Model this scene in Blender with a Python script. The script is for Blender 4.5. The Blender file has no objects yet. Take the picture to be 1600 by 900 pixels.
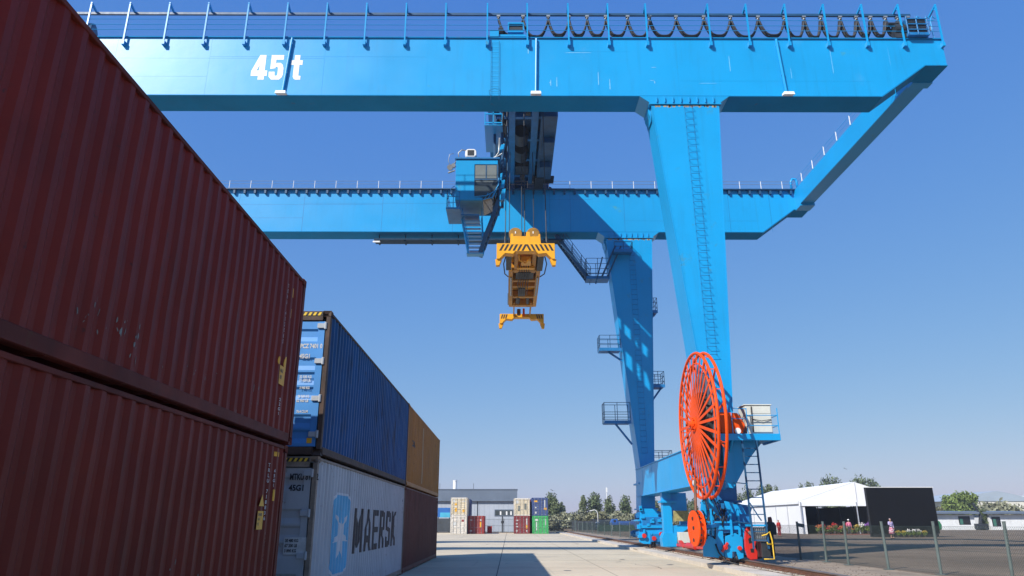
import bpy, bmesh, math, random
from mathutils import Vector, Matrix, noise as mnoise
random.seed(7)
S = bpy.context.scene
COL = S.collection
R = math.radians

# ------------------------------------------------------------------ camera, sky, sun, exposure
CAM_H = 1.705
cd = bpy.data.cameras.new('camera'); cam = bpy.data.objects.new('camera', cd); COL.objects.link(cam)
cam.location = (0, 0, CAM_H); cam.rotation_euler = (math.pi/2 + 0.3143, 0, -0.0037)
cd.sensor_width = 36; cd.lens = 1124.8/1600*36; cd.clip_start = 0.05; cd.clip_end = 5000
S.camera = cam
SUN_DIR = Vector((0.87, 0.90, -1.0)).normalized()          # the way the light travels
W = bpy.data.worlds.new('World'); S.world = W; W.use_nodes = True
nt = W.node_tree; nt.nodes.clear()
sky = nt.nodes.new('ShaderNodeTexSky'); sky.sky_type = 'NISHITA'; sky.sun_disc = False
sky.sun_elevation = math.asin(-SUN_DIR.z); sky.sun_rotation = math.atan2(-SUN_DIR.x, -SUN_DIR.y)
sky.altitude = 50; sky.air_density = 1.0; sky.dust_density = 0.2; sky.ozone_density = 4.0
bg = nt.nodes.new('ShaderNodeBackground'); bg.inputs[1].default_value = 0.086
wo = nt.nodes.new('ShaderNodeOutputWorld')
# the clear, strongly blue air of the day: per-channel response of the sky colour
sep = nt.nodes.new('ShaderNodeSeparateColor'); com = nt.nodes.new('ShaderNodeCombineColor'); nt.links.new(sky.outputs[0], sep.inputs[0])
for i, (gain, power) in enumerate(((0.952, 0.9), (1.875, 0.55), (5.488, 0.14))):
    pw = nt.nodes.new('ShaderNodeMath'); pw.operation = 'POWER'; pw.inputs[1].default_value = power
    ml = nt.nodes.new('ShaderNodeMath'); ml.operation = 'MULTIPLY'; ml.inputs[1].default_value = gain
    nt.links.new(sep.outputs[i], pw.inputs[0]); nt.links.new(pw.outputs[0], ml.inputs[0]); nt.links.new(ml.outputs[0], com.inputs[i])
nt.links.new(com.outputs[0], bg.inputs[0]); nt.links.new(bg.outputs[0], wo.inputs[0])
sl = bpy.data.lights.new('sun', 'SUN'); sl.energy = 5.0; sl.angle = R(0.5); sl.color = (1.0, 0.95, 0.87)
sun = bpy.data.objects.new('sun', sl); COL.objects.link(sun)
sun.rotation_euler = SUN_DIR.to_track_quat('-Z', 'Y').to_euler(); sun.location = (-60, -60, 80)
S.view_settings.view_transform = 'Standard'; S.view_settings.look = 'None'
S.view_settings.exposure = 0.3; S.view_settings.gamma = 1.0

# ------------------------------------------------------------------ mesh and object helpers
class MB:
    def __init__(s): s.v = []; s.f = []
    def add(s, vs, fs):
        n = len(s.v); s.v += [tuple(v) for v in vs]; s.f += [tuple(i+n for i in f) for f in fs]; return s
    def box(s, x0, x1, y0, y1, z0, z1):
        if x0 > x1: x0, x1 = x1, x0
        if y0 > y1: y0, y1 = y1, y0
        if z0 > z1: z0, z1 = z1, z0
        return s.add([(x0,y0,z0),(x1,y0,z0),(x1,y1,z0),(x0,y1,z0),(x0,y0,z1),(x1,y0,z1),(x1,y1,z1),(x0,y1,z1)],
                     [(0,3,2,1),(4,5,6,7),(0,1,5,4),(1,2,6,5),(2,3,7,6),(3,0,4,7)])
    def hexa(s, a, b):                                      # two matching rings of points -> closed solid
        n = len(a)
        fs = [tuple(range(n-1, -1, -1)), tuple(range(n, 2*n))] + [(i, (i+1) % n, n+(i+1) % n, n+i) for i in range(n)]
        return s.add(list(a)+list(b), fs)
    def prism(s, poly, axis, t0, t1):                       # polygon of 2D points pushed along an axis
        def P(p, t):
            return (t, p[0], p[1]) if axis == 'x' else (p[0], t, p[1]) if axis == 'y' else (p[0], p[1], t)
        return s.hexa([P(p, t0) for p in poly], [P(p, t1) for p in poly])
    def bar(s, p, q, w, h=None, up=(0,0,1)):                # rectangular bar between two points
        h = h or w; p = Vector(p); q = Vector(q); d = (q-p).normalized(); u = Vector(up)
        if abs(d.dot(u)) > .98: u = Vector((0,1,0))
        a = d.cross(u).normalized(); b = a.cross(d).normalized(); a = a*w/2; b = b*h/2
        return s.hexa([p-a-b, p+a-b, p+a+b, p-a+b], [q-a-b, q+a-b, q+a+b, q-a+b])
    def tube(s, pts, r, n=6, closed=False, r2=None):
        pts = [Vector(p) for p in pts]; m = len(pts); rings = []; prev = None
        for i, p in enumerate(pts):
            if closed: d = pts[(i+1) % m]-pts[i-1]
            else: d = pts[min(i+1, m-1)]-pts[max(i-1, 0)]
            d.normalize()
            if prev is None:
                u = Vector((0,0,1)) if abs(d.z) < .9 else Vector((1,0,0))
                a = d.cross(u).normalized()
            else: a = (prev-d*prev.dot(d)).normalized()
            prev = a; b = d.cross(a)
            rr = r if r2 is None else r+(r2-r)*i/(m-1)
            rings.append([p+a*rr*math.cos(2*math.pi*k/n)+b*rr*math.sin(2*math.pi*k/n) for k in range(n)])
        base = len(s.v); s.v += [tuple(v) for g in rings for v in g]
        for i in range(m if closed else m-1):
            j = (i+1) % m
            for k in range(n):
                l = (k+1) % n
                s.f.append((base+i*n+k, base+i*n+l, base+j*n+l, base+j*n+k))
        if not closed:
            s.f.append(tuple(base+k for k in range(n-1, -1, -1))); s.f.append(tuple(base+(m-1)*n+k for k in range(n)))
        return s
    def cyl(s, c, axis, r, h, n=20, r2=None):               # centred at c along axis
        d = Vector(axis).normalized()*h/2; c = Vector(c)
        return s.tube([c-d, c+d], r, n, r2=r2)
    def ring(s, c, axis, Rr, r, n=64, m=6):
        d = Vector(axis).normalized(); u = Vector((0,0,1)) if abs(d.z) < .9 else Vector((1,0,0))
        a = d.cross(u).normalized(); b = d.cross(a); c = Vector(c)
        return s.tube([c+a*Rr*math.cos(2*math.pi*k/n)+b*Rr*math.sin(2*math.pi*k/n) for k in range(n)], r, m, closed=True)
    def build(s, name, mat, parent=None, smooth=False, bevel=0, seg=1):
        me = bpy.data.meshes.new(name); me.from_pydata(s.v, [], s.f); me.update()
        bm = bmesh.new(); bm.from_mesh(me); bmesh.ops.recalc_face_normals(bm, faces=bm.faces); bm.to_mesh(me); bm.free()
        return link(name, me, mat, parent, smooth, bevel, seg)
    def sheet(s, name, mat, parent=None, smooth=False):     # open surface: keep the winding
        me = bpy.data.meshes.new(name); me.from_pydata(s.v, [], s.f); me.update()
        return link(name, me, mat, parent, smooth)

LOC = {}
def wloc(o): return LOC.get(o.name, Vector((0,0,0)))
def link(name, me, mat, parent=None, smooth=False, bevel=0, seg=1):
    o = bpy.data.objects.new(name, me); COL.objects.link(o)
    for m in (mat if isinstance(mat, (list, tuple)) else [mat]): me.materials.append(m)
    if smooth:
        for p in me.polygons: p.use_smooth = True
    if parent is not None:
        o.parent = parent; o.location = -wloc(parent)
        LOC[o.name] = Vector((0,0,0))
    if bevel:
        b = o.modifiers.new('bevel', 'BEVEL'); b.width = bevel; b.segments = seg; b.limit_method = 'ANGLE'; b.angle_limit = R(40)
    return o
def tag(o, label, cat, group=None, kind=None):
    if label: o['label'] = label
    if cat: o['category'] = cat
    if group: o['group'] = group
    if kind: o['kind'] = kind
    return o
def thing(name, label, cat, loc=(0,0,0), group=None, world=False):
    o = bpy.data.objects.new(name, None); COL.objects.link(o); o.location = loc; o.empty_display_size = .3
    if world: LOC[o.name] = Vector(loc)                     # children given in world coordinates
    return tag(o, label, cat, group)
def struct(o): o['kind'] = 'structure'; return o
KIDS = {}
def copy_tree(o, parent=None):
    if not KIDS:
        for x in bpy.data.objects:
            if x.parent: KIDS.setdefault(x.parent.name, []).append(x)
    c = o.copy(); COL.objects.link(c)
    if parent is not None: c.parent = parent
    for ch in KIDS.get(o.name, []): copy_tree(ch, c)
    return c
def dup(o, loc, rotz=0, scale=(1,1,1), label=None):
    KIDS.clear(); c = copy_tree(o); c.location = loc; c.rotation_euler = (0,0,rotz); c.scale = scale
    if label: c['label'] = label
    return c
def text_mesh(body, size, xs=1.0, offset=0.0, cond=1.0, align='LEFT', shear=0):
    cu = bpy.data.curves.new('lettering', 'FONT'); cu.body = body; cu.size = size; cu.offset = offset
    cu.align_x = align; cu.space_character = cond; cu.resolution_u = 4; cu.shear = shear
    o = bpy.data.objects.new('lettering', cu); COL.objects.link(o)
    bpy.context.view_layer.update()
    me = bpy.data.meshes.new_from_object(o.evaluated_get(bpy.context.evaluated_depsgraph_get()))
    bpy.data.objects.remove(o); bpy.data.curves.remove(cu)
    for v in me.vertices: v.co.x *= xs
    return me

# ------------------------------------------------------------------ procedural materials
def N(nt, t, **kw):
    n = nt.nodes.new(t)
    for k, v in kw.items(): setattr(n, k, v)
    return n
def noise_fac(nt, co, scale, lo, hi, detail=6, rough=.6, stretch=None):
    if stretch:
        m = N(nt, 'ShaderNodeMapping'); m.inputs['Scale'].default_value = stretch; nt.links.new(co, m.inputs[0]); co = m.outputs[0]
    n = N(nt, 'ShaderNodeTexNoise'); n.inputs['Scale'].default_value = scale; n.inputs['Detail'].default_value = detail; n.inputs['Roughness'].default_value = rough
    nt.links.new(co, n.inputs['Vector'])
    r = N(nt, 'ShaderNodeMapRange'); r.inputs[1].default_value = lo; r.inputs[2].default_value = hi; r.interpolation_type = 'SMOOTHSTEP'
    nt.links.new(n.outputs[0], r.inputs[0]); return r.outputs[0]
def mix(nt, fac, a, b, mode='MIX', amount=None):
    m = N(nt, 'ShaderNodeMix', data_type='RGBA', blend_type=mode)
    if amount is not None:
        k = N(nt, 'ShaderNodeMath', operation='MULTIPLY'); k.inputs[1].default_value = amount
        nt.links.new(fac, k.inputs[0]); fac = k.outputs[0]
    if isinstance(fac, float): m.inputs[0].default_value = fac
    else: nt.links.new(fac, m.inputs[0])
    for s, i in ((a, 6), (b, 7)):
        if isinstance(s, (tuple, list)): m.inputs[i].default_value = (*s[:3], 1)
        else: nt.links.new(s, m.inputs[i])
    return m.outputs[2]
def surface(name, base, rough=.5, var=.12, vscale=.6, streak=0, streak_col=(.02,.018,.015), rust=0, rust_col=(.16,.055,.018), rust_scale=3.0,
            bump=0, bump_scale=20, metal=0, spec=.5, fine=0, patches=(), rvar=.1, coat=0):
    m = bpy.data.materials.new(name); m.use_nodes = True; nt = m.node_tree
    b = nt.nodes['Principled BSDF']; tc = N(nt, 'ShaderNodeTexCoord'); co = tc.outputs['Object']
    dark = tuple(c*(1-var) for c in base); light = tuple(min(1, c*(1+var)) for c in base)
    c = mix(nt, noise_fac(nt, co, vscale, .3, .7, 5), dark, light)
    if fine: c = mix(nt, noise_fac(nt, co, vscale*22, .35, .75, 3), c, tuple(x*.55 for x in base), amount=fine)
    for (col, sc, lo, hi, am, st) in patches: c = mix(nt, noise_fac(nt, co, sc, lo, hi, 7, .65, st), c, col, amount=am)
    if streak: c = mix(nt, noise_fac(nt, co, 1.0, .52, .74, 5, .6, (5, 5, .28)), c, streak_col, amount=streak)
    if rust:
        f = noise_fac(nt, co, rust_scale, .60, .70, 9, .72)
        c = mix(nt, f, c, rust_col, amount=rust)
    nt.links.new(c, b.inputs['Base Color'])
    rr = N(nt, 'ShaderNodeMapRange'); rr.inputs[3].default_value = max(.05, rough-rvar); rr.inputs[4].default_value = min(1, rough+rvar)
    nn = N(nt, 'ShaderNodeTexNoise'); nn.inputs['Scale'].default_value = vscale*3; nt.links.new(co, nn.inputs['Vector'])
    nt.links.new(nn.outputs[0], rr.inputs[0]); nt.links.new(rr.outputs[0], b.inputs['Roughness'])
    b.inputs['Metallic'].default_value = metal; b.inputs['Specular IOR Level'].default_value = spec
    if coat: b.inputs['Coat Weight'].default_value = coat; b.inputs['Coat Roughness'].default_value = .12
    if bump:
        bn = N(nt, 'ShaderNodeTexNoise'); bn.inputs['Scale'].default_value = bump_scale; bn.inputs['Detail'].default_value = 4; nt.links.new(co, bn.inputs['Vector'])
        bu = N(nt, 'ShaderNodeBump'); bu.inputs['Strength'].default_value = bump; bu.inputs['Distance'].default_value = .05
        nt.links.new(bn.outputs[0], bu.inputs['Height']); nt.links.new(bu.outputs[0], b.inputs['Normal'])
    return m
BLUE = (0.005, 0.31, 0.66)
M = {}
M['crane'] = surface('crane_blue_paint', BLUE, .34, .06, .25, streak=.14, streak_col=(.02,.12,.25), rust=.35, rust_scale=1.1, rust_col=(.10,.19,.12), bump=.05, bump_scale=1.4, spec=.5, rvar=.06)
M['matte'] = surface('shade_dark_matte_blue', (.004,.21,.47), .75, .08, .4, streak=.1, rust=.3, rust_scale=2, spec=.08)  # crane blue darkened to stand for the shade under the girders
M['brown_yellow'] = surface('dark_rusty_yellow', (.30,.15,.012), .5, .25, 3, rust=.5, rust_col=(.08,.045,.015), fine=.2)  # deeper brown yellow with rust spots for the rope sheaves
M['crane_d'] = surface('worn_blue_paint', (0.010, .17, .43), .45, .15, 1.5, streak=.25, rust=.4, bump=.1, fine=.2)
M['girder'] = surface('girder_blue_paint', BLUE, .37, .06, .2, streak=.13, streak_col=(.02,.12,.25),
    patches=(((.10,.30,.16), .55, .66, .76, .45, (1,1,1.6)), ((.10,.38,.70), .9, .60, .8, .25, (1,1,.6))), bump=.10, bump_scale=.8, spec=.5, rvar=.07)
M['steel_dark'] = surface('dark_greasy_steel', (.025,.03,.035), .55, .3, 3, fine=.3)
M['grey_steel'] = surface('galvanised_steel', (.33,.35,.36), .45, .15, 3, metal=.6)
M['white'] = surface('white_paint', (.78,.78,.76), .45, .06, 1, streak=.1)
M['cabinet'] = surface('cabinet_cream_paint', (.60,.61,.55), .5, .08, 1, streak=.25, streak_col=(.2,.18,.14))
M['orange'] = surface('orange_red_paint', (.78,.080,.006), .55, .08, 1.5, streak=.1, rust=.35, rust_scale=5, rust_col=(.30,.05,.02), fine=.12, spec=.15)
M['red'] = surface('red_paint', (.55,.022,.014), .42, .1, 1.5, rust=.25, fine=.1)
M['yellow'] = surface('yellow_paint', (.80,.37,.004), .45, .10, 1.2, streak=.25, streak_col=(.12,.05,.01), rust=.45, rust_col=(.12,.06,.015), fine=.12)
M['rungs'] = surface('mid_blue_rungs', (.010,.13,.32), .5, .12, 2)
M['walk'] = surface('dark_walkway_steel', (.006,.035,.075), .6, .2, 2, spec=.2)
M['yellow_f'] = surface('shade_dark_rusty_yellow', (.52,.225,.004), .5, .2, 1.5, streak=.4, streak_col=(.10,.045,.01), rust=.6, rust_col=(.10,.05,.012), fine=.25)  # spreader yellow darkened for shade on the frame, plus rust and streaks
M['rubber'] = surface('black_rubber', (.018,.018,.02), .6, .2, 4)
M['black'] = surface('black_paint', (.014,.014,.016), .55, .2, 3)
M['glass'] = surface('tinted_glass', (.05,.065,.07), .06, .05, 1, spec=.8, rvar=.02)
M['blind'] = surface('grey_sunblind', (.135,.165,.17), .6, .08, 2)
M['lamp'] = surface('white_lamp_housing', (.82,.82,.80), .3, .05, 2)
M['ladderdark'] = surface('dark_blue_steel', (.012,.075,.17), .5, .15, 2)
# ------------------------------------------------------------------ ground
M['concrete'] = surface('pale_yard_concrete', (.57,.49,.36), .8, .10, .11, streak=0, fine=.10, bump=.25, bump_scale=9, spec=.15,
    patches=(((.36,.32,.26), .35, .50, .72, .45, None),((.30,.265,.22), 1.0, .56, .72, .45, (.35,1.6,1)),((.16,.14,.12), 1.0, .62, .72, .45, (1.5,.05,1)), ((.20,.19,.175), 1.7, .62, .74, .35, (1,.25,1)), ((.09,.085,.08), 4.5, .68, .76, .4, None)))
M['kerb'] = surface('kerb_concrete', (.56,.50,.42), .8, .12, .5, fine=.15, bump=.3, bump_scale=10, patches=(((.25,.23,.2), 1.3, .55, .7, .5, None),))
M['ballast'] = surface('rusty_ballast', (.16,.115,.085), .9, .3, 3, fine=.5, bump=.9, bump_scale=26)
M['dirt'] = surface('sandy_dirt', (.30,.235,.17), .95, .22, .7, fine=.3, bump=.6, bump_scale=18, patches=(((.16,.14,.11), 1.1, .5, .7, .6, None),))
M['asphalt'] = surface('worn_grey_asphalt', (.180,.140,.104), .9, .22, .12, fine=.25, bump=.4, bump_scale=30, spec=.1,
    patches=(((.25,.185,.13), .3, .48, .7, .6, (1,.4,1)), ((.11,.085,.062), .8, .60, .72, .5, (.3,1,1)), ((.20,.185,.16), 2.2, .67, .74, .5, None)))
M['field'] = surface('dry_grass_ground', (.13,.125,.075), .95, .35, .03, fine=.3)
M['joint'] = surface('bitumen_joint', (.06,.058,.055), .8, .3, 2)
M['rail'] = surface('rusted_rail_steel', (.15,.07,.04), .6, .25, 2, fine=.3, bump=.2)
M['railtop'] = surface('polished_rail_head', (.30,.26,.23), .35, .2, 1.5, metal=.8)
def slab(name, x0, x1, y0, y1, z0, z1, mat): return struct(MB().box(x0, x1, y0, y1, z0, z1).build(name, mat))
slab('ground', -1600, 1600, -600, 3000, -.6, -.30, M['field'])
slab('concrete_yard', -6.4, 7.78, -40, 127, -.28, 0, M['concrete'])
slab('unseen_dark_ground', -90, -6.4, -40, 38, -.28, -.004, M['asphalt'])  # unseen ground left of the stacks, made dark to cut bounce light
slab('far_apron', -70, -6.4, 38, 127, -.28, -.002, M['concrete'])
slab('far_road', -70, 7.78, 127.01, 139, -.28, -.01, M['asphalt'])
slab('kerb', 7.78, 8.62, -40, 127, -.28, .15, M['kerb'])
slab('rail_bed', 8.62, 10.15, -40, 127, -.28, .16, M['ballast'])
slab('dirt_strip', 10.15, 12.75, -40, 127, -.28, .195, M['dirt'])
slab('asphalt_lot', 12.75, 260, -40, 240, -.28, .2, M['asphalt'])
# expansion joints cut in the yard slab: thin bitumen lines 4 mm proud
mj = MB()
for x, w_ in ((-.42,.018), (3.6,.006)): mj.box(x-w_, x+w_, -39, 126.5, .001, .004)
for k, y in enumerate(range(-36, 126, 6)): mj.box(-6.3, 7.7, y-.012, y+.012, .0045, .0065)
struct(mj.build('concrete_joint', M['joint']))
rc = random.Random(19)
for i in range(7):
    x, y = rc.uniform(-2.5, 7), rc.uniform(26, 62); mcr = MB(); a = rc.uniform(0, 3.1)
    for q in range(rc.randint(7, 14)):
        nx, ny = x+.45*math.cos(a), y+.45*math.sin(a); w_ = rc.uniform(.006, .014)
        mcr.add([(x-w_*math.sin(a), y+w_*math.cos(a), .0075), (x+w_*math.sin(a), y-w_*math.cos(a), .0075), (nx+w_*math.sin(a), ny-w_*math.cos(a), .0075), (nx-w_*math.sin(a), ny+w_*math.cos(a), .0075)], [(0,1,2,3)])
        x, y = nx, ny; a += rc.gauss(0, .45)
    struct(mcr.build('concrete_crack', M['joint']))
M['oil'] = surface('oil_stain', (.20,.18,.155), .6, .3, 3, fine=.3)
for i in range(12):
    x, y, r0 = rc.uniform(-2, 7.4), rc.uniform(24, 80), rc.uniform(.06, .22)
    ph = [rc.uniform(.6, 1.2) for _ in range(14)]
    struct(MB().add([(x+r0*ph[k]*math.cos(k*.449), y+1.4*r0*ph[k]*math.sin(k*.449), .0085) for k in range(14)], [tuple(range(14))]).build('oil_spot', M['oil']))
mk = MB()
for y in range(-38, 126, 4): mk.box(7.785, 8.6, y-.02, y+.02, .15, .1525)
struct(mk.build('kerb_joint', M['joint']))
# dark drain notches where the kerb is broken
for y in (47.2, 66):
    struct(MB().box(7.70, 8.2, y-.7, y+.7, .153, .19).build('kerb_ramp', M['kerb'], bevel=.02))
tr = thing('crane_rail', 'rusty crane rail with worn bright top running under the blue crane bogies', 'rail', (9.1, 40, .16), world=True)
mr = MB(); mr.box(8.92, 9.28, -30, 125, .162, .19); mr.box(9.07, 9.13, -30, 125, .19, .29)
mr.build('rail_web', M['rail'], tr)
MB().box(9.045, 9.155, -30, 125, .29, .335).build('rail_head', [M['railtop']], tr, bevel=.01)
mc = MB()
y = 18.0
while y < 92:
    for sx in (-1, 1): mc.box(9.1+sx*.20, 9.1+sx*.28, y-.06, y+.06, .19, .235)
    y += .6
mc.build('rail_clip', M['rail'], tr)['kind'] = 'stuff'
ms = MB(); y = -30.
while y < 124:
    ms.box(8.66, 9.65, y-.12, y+.12, .10, .176); y += .6
struct(ms.build('rail_sleepers', M['kerb']))
# loose stones along the ballast edge
mst = MB()
for i in range(1500):
    x = random.choice((random.uniform(8.55, 8.9), random.uniform(9.7, 11.6), random.uniform(10.1, 12.9))); y = 15+70*random.random()**1.7
    r = random.uniform(.008, .030); z = .197
    p = [Vector((random.uniform(-1,1), random.uniform(-1,1), random.uniform(-.6,.9))) for _ in range(6)]
    vs = [(x+r*a, y+r*b, z+r*c) for a, b, c in ((1,0,.1),(-1,.1,0),(.1,1,.2),(0,-1,0),(.2,.1,.8),(0,0,-.7))]
    mst.add(vs, [(0,2,4),(2,1,4),(1,3,4),(3,0,4),(2,0,5),(1,2,5),(3,1,5),(0,3,5)])
tag(mst.build('loose_gravel', M['ballast']), 'loose gravel and crumbs of stone scattered beside the crane rail', 'gravel', kind='stuff')

# ------------------------------------------------------------------ shipping containers
CW, CH = 2.438, 2.896
PITCH = .278
def corr(y0, y1, depth=.036):
    """break points of a corrugated panel: (distance along, depth below the outer face)"""
    n = max(1, round((y1-y0-.072)/PITCH)); p = (y1-y0-.072)/n; k = p/PITCH; out = [(y0, 0.)]
    y = y0
    for i in range(n):
        out += [(y+.072, 0.), (y+.072+.068*k, depth), (y+.072+.138*k, depth), (y+p, 0.)]; y += p
    out.append((y1, 0.)); return out
def depth_at(prof, y):
    for (a, da), (b, db) in zip(prof, prof[1:]):
        if a <= y <= b: return da if b == a else da+(db-da)*(y-a)/(b-a)
    return 0.
FACE = CW/2-.014
def dent(y, z):
    """shallow knocks and waves a used container panel has"""
    return .010*mnoise.noise(Vector((y*.9, z*1.1, 3.3)))+.006*mnoise.noise(Vector((y*2.6, z*2.0, 8.1)))
def on_side(name, me, mat, parent, prof, y0, z0, lift=.004):
    lift += .003
    """lay a flat mesh (x along the side, y up) on the corrugated +X side, following the ribs"""
    bm = bmesh.new(); bm.from_mesh(me)
    xs = [v.co.x for v in bm.verts]
    if prof:
        lo, hi = min(xs)+y0, max(xs)+y0
        for (y, d) in prof:
            if lo < y < hi:
                bmesh.ops.bisect_plane(bm, geom=bm.verts[:]+bm.edges[:]+bm.faces[:], plane_co=(y-y0,0,0), plane_no=(1,0,0), dist=1e-5)
    zs = [v.co.y for v in bm.verts]; zl = min(zs)
    while zl < max(zs):
        zl += .15
        if zl < max(zs): bmesh.ops.bisect_plane(bm, geom=bm.verts[:]+bm.edges[:]+bm.faces[:], plane_co=(0,zl,0), plane_no=(0,1,0), dist=1e-5)
    for v in bm.verts:
        yy, zz = v.co.x+y0, v.co.y+z0
        v.co = (FACE-(depth_at(prof, yy) if prof else 0)+dent(yy, zz)+lift, yy, zz)
    bmesh.ops.recalc_face_normals(bm, faces=bm.faces)
    bm.to_mesh(me); bm.free(); me.name = name
    return link(name, me, mat, parent)
def poly_mesh(polys):
    me = bpy.data.meshes.new('decal'); vs = []; fs = []
    for p in polys: fs.append(tuple(range(len(vs), len(vs)+len(p)))); vs += [(a, b, 0) for a, b in p]
    me.from_pydata(vs, [], fs); me.update(); return me
def on_front(name, me, mat, parent, x0, z0, y):
    """flat mesh on the door end, facing -Y"""
    for v in me.vertices: v.co = (v.co.x+x0, y, v.co.y+z0)
    me.update(); return link(name, me, mat, parent)
RECESS = (2.39, 1.80, 1.50, 1.20, .66, .36)
def door_mesh(x0, x1, z0, z1, y, recess):
    m = MB(); d = .034; b = .13
    m.box(x0, x1, y+.06, y+.075, z0, z1)
    m.box(x0, x0+b, y, y+.06, z0, z1); m.box(x1-b, x1, y, y+.06, z0, z1)
    xs0, xs1 = x0+b, x1-b; z = z1; prof = [(z1, 0)]
    for c in recess:
        prof += [(c+.13, 0), (c+.085, d), (c-.035, d), (c-.13, 0)]
    prof.append((z0, 0))
    for (a, da), (c, dc) in zip(prof, prof[1:]):
        m.add([(xs0, y+.002+da, a), (xs1, y+.002+da, a), (xs1, y+.002+dc, c), (xs0, y+.002+dc, c)], [(0,1,2,3)])
    return m
def casting(cx, cy, cz, sx, sy, sz):
    me = bpy.data.meshes.new('corner_casting')
    bm = bmesh.new(); bmesh.ops.create_cube(bm, size=1)
    for v in bm.verts: v.co = (cx+v.co.x*.162, cy+v.co.y*.178, cz+v.co.z*.118)
    bm.normal_update()
    fs = [f for f in bm.faces if f.normal.x*sx > .5 or f.normal.y*sy > .5 or f.normal.z*sz > .5]
    for f in fs:
        r = bmesh.ops.inset_region(bm, faces=[f], thickness=.036)
        bmesh.ops.translate(bm, verts=f.verts[:], vec=-f.normal*.06)
    bm.to_mesh(me); bm.free(); return me
def container(name, label, loc, paint, frame=None, door_paint=None, L=12.192, H=CH, stripes=False, hinges=None, group=None, roof=None, detail=True):
    frame = frame or paint; door_paint = door_paint or paint
    t = thing(name, label, 'shipping container', loc, group)
    w = CW/2
    m = MB()
    for sx in (-1, 1):
        for (ya, yb) in ((.0, .13), (L-.13, L)):
            m.box(sx*w, sx*(w-.09), ya+.004, yb-.004, .118, H-.118)
        m.box(sx*(w-.002), sx*(w-.062), .178, L-.178, H-.066, H-.014)          # top side rail
        m.box(sx*(w-.004), sx*(w-.03), .178, L-.178, .034, .172)               # bottom side rail web
        m.box(sx*(w-.03), sx*(w-.13), .178, L-.178, .034, .05)
    for (ya, yb) in ((.01, .10), (L-.10, L-.01)):
        m.box(-w+.162, w-.162, ya, yb, H-.20, H-.004); m.box(-w+.162, w-.162, ya, yb, .012, .16)
    y = .7
    while y < L-.5:
        m.box(-w+.032, w-.032, y-.03, y+.03, .03, .15); y += .6
    m.build('frame', frame, t, bevel=.006)
    prof = corr(.135, L-.135)
    for sx in (-1, 1):
        p = MB(); vs = []
        rows = [.168+(H-.232)*q/11 for q in range(12)] if (detail and sx > 0) else [.168, H-.064]
        nr = len(rows)
        for (y, d) in prof: vs += [(sx*(FACE-d+(dent(y, z) if nr > 2 else 0)), y, z) for z in rows]
        p.add(vs, [((i*nr+q, (i+1)*nr+q, (i+1)*nr+q+1, i*nr+q+1) if sx > 0 else (i*nr+q+1, (i+1)*nr+q+1, (i+1)*nr+q, i*nr+q)) for i in range(len(prof)-1) for q in range(nr-1)])
        o = p.sheet('side_panel', paint, t)
    p = MB(); vs = []
    rp = corr(.10, L-.10, .02)
    for (y, d) in rp: vs += [(-w+.06, y, H-.01-d), (w-.06, y, H-.01-d)]
    p.add(vs, [(2*i, 2*i+1, 2*i+3, 2*i+2) for i in range(len(rp)-1)])
    p.sheet('roof_panel', roof or paint, t)
    MB().box(-w+.032, w-.032, .13, L-.13, .15, .165).build('floor', M['steel_dark'], t)
    p = MB(); vs = []
    ep = corr(-w+.09, w-.09)
    for (x, d) in ep: vs += [(x, L-.03-d, .16), (x, L-.03-d, H-.2)]
    p.add(vs, [(2*i+1, 2*i+3, 2*i+2, 2*i) for i in range(len(ep)-1)])
    p.sheet('end_panel', paint, t)
    for sx in (-1, 1):
        for (y, sy) in ((.089, -1), (L-.089, 1)):
            for (z, sz) in ((.059, -1), (H-.059, 1)):
                link('corner_casting', casting(sx*(w-.079), y, z, sx, sy, sz), frame, t)
    k = H/CH
    for sx in (-1, 1):
        a, b = (.006, w-.115) if sx > 0 else (-w+.115, -.006)
        d = door_mesh(a, b, .17, H-.215, .035, [c*k for c in RECESS]).build('door', door_paint, t)
        for u in ((.86, 1.05) if detail else (.30, .82)):
            x = sx*(w-.115)-sx*u
            if detail or True:
                r = MB().tube([(x, .012, .09), (x, .012, H-.13)], .021, 8)
                for z in (.12, H-.16): r.box(x-.05, x+.05, -.012, .03, z-.04, z+.04)
                for z in (.6*k, 1.42*k, 2.15*k): r.box(x-.04, x+.04, -.008, .034, z-.025, z+.025)
                r.bar((x, -.012, 1.02*k), (x-sx*.36, -.015, 1.0*k), .035, .02)
                r.build('lock_rod', M['grey_steel'], d)
        for z in (.40, 1.10, 1.85, 2.58):
            z *= k
            h = MB().box(sx*(w-.075), sx*(w-.26), -.004, .034, z-.05, z+.05); h.cyl((sx*(w-.092), .004, z), (0,0,1), .028, .15, 10)
            h.build('hinge', hinges or door_paint, d, bevel=.006)
        if stripes:
            sy_ = MB(); sb = MB(); x = w-.17; n = 7
            sb.box(sx*x, sx*(x-.60), .004, .012, H-.10, H-.03)
            for i in range(6):
                xa = x-.02-i*.098
                sy_.add([(sx*xa, .001, H-.032), (sx*(xa-.05), .001, H-.032), (sx*(xa-.05)-.035, .001, H-.098), (sx*xa-.035, .001, H-.098)], [(0,1,2,3)])
            so = sb.build('warning_stripe', M['black'], t); sy_.sheet('stripe_band', M['hazard'], so)
    return t, prof
M['hazard'] = surface('hazard_yellow', (.72,.46,.02), .5, .12, 6, fine=.25)
M['label'] = surface('sticker_yellow', (.72,.36,.012), .5, .12, 5, fine=.2)
M['ink'] = surface('dark_lettering', (.022,.024,.03), .55, .25, 5)
M['mark_w'] = surface('faded_white_lettering', (.52,.53,.52), .6, .15, 6, fine=.25)
M['scuff'] = surface('bare_scuffed_metal', (.15,.165,.15), .5, .45, 14, fine=.5)
RUSTB = (.055,.028,.014)
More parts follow.
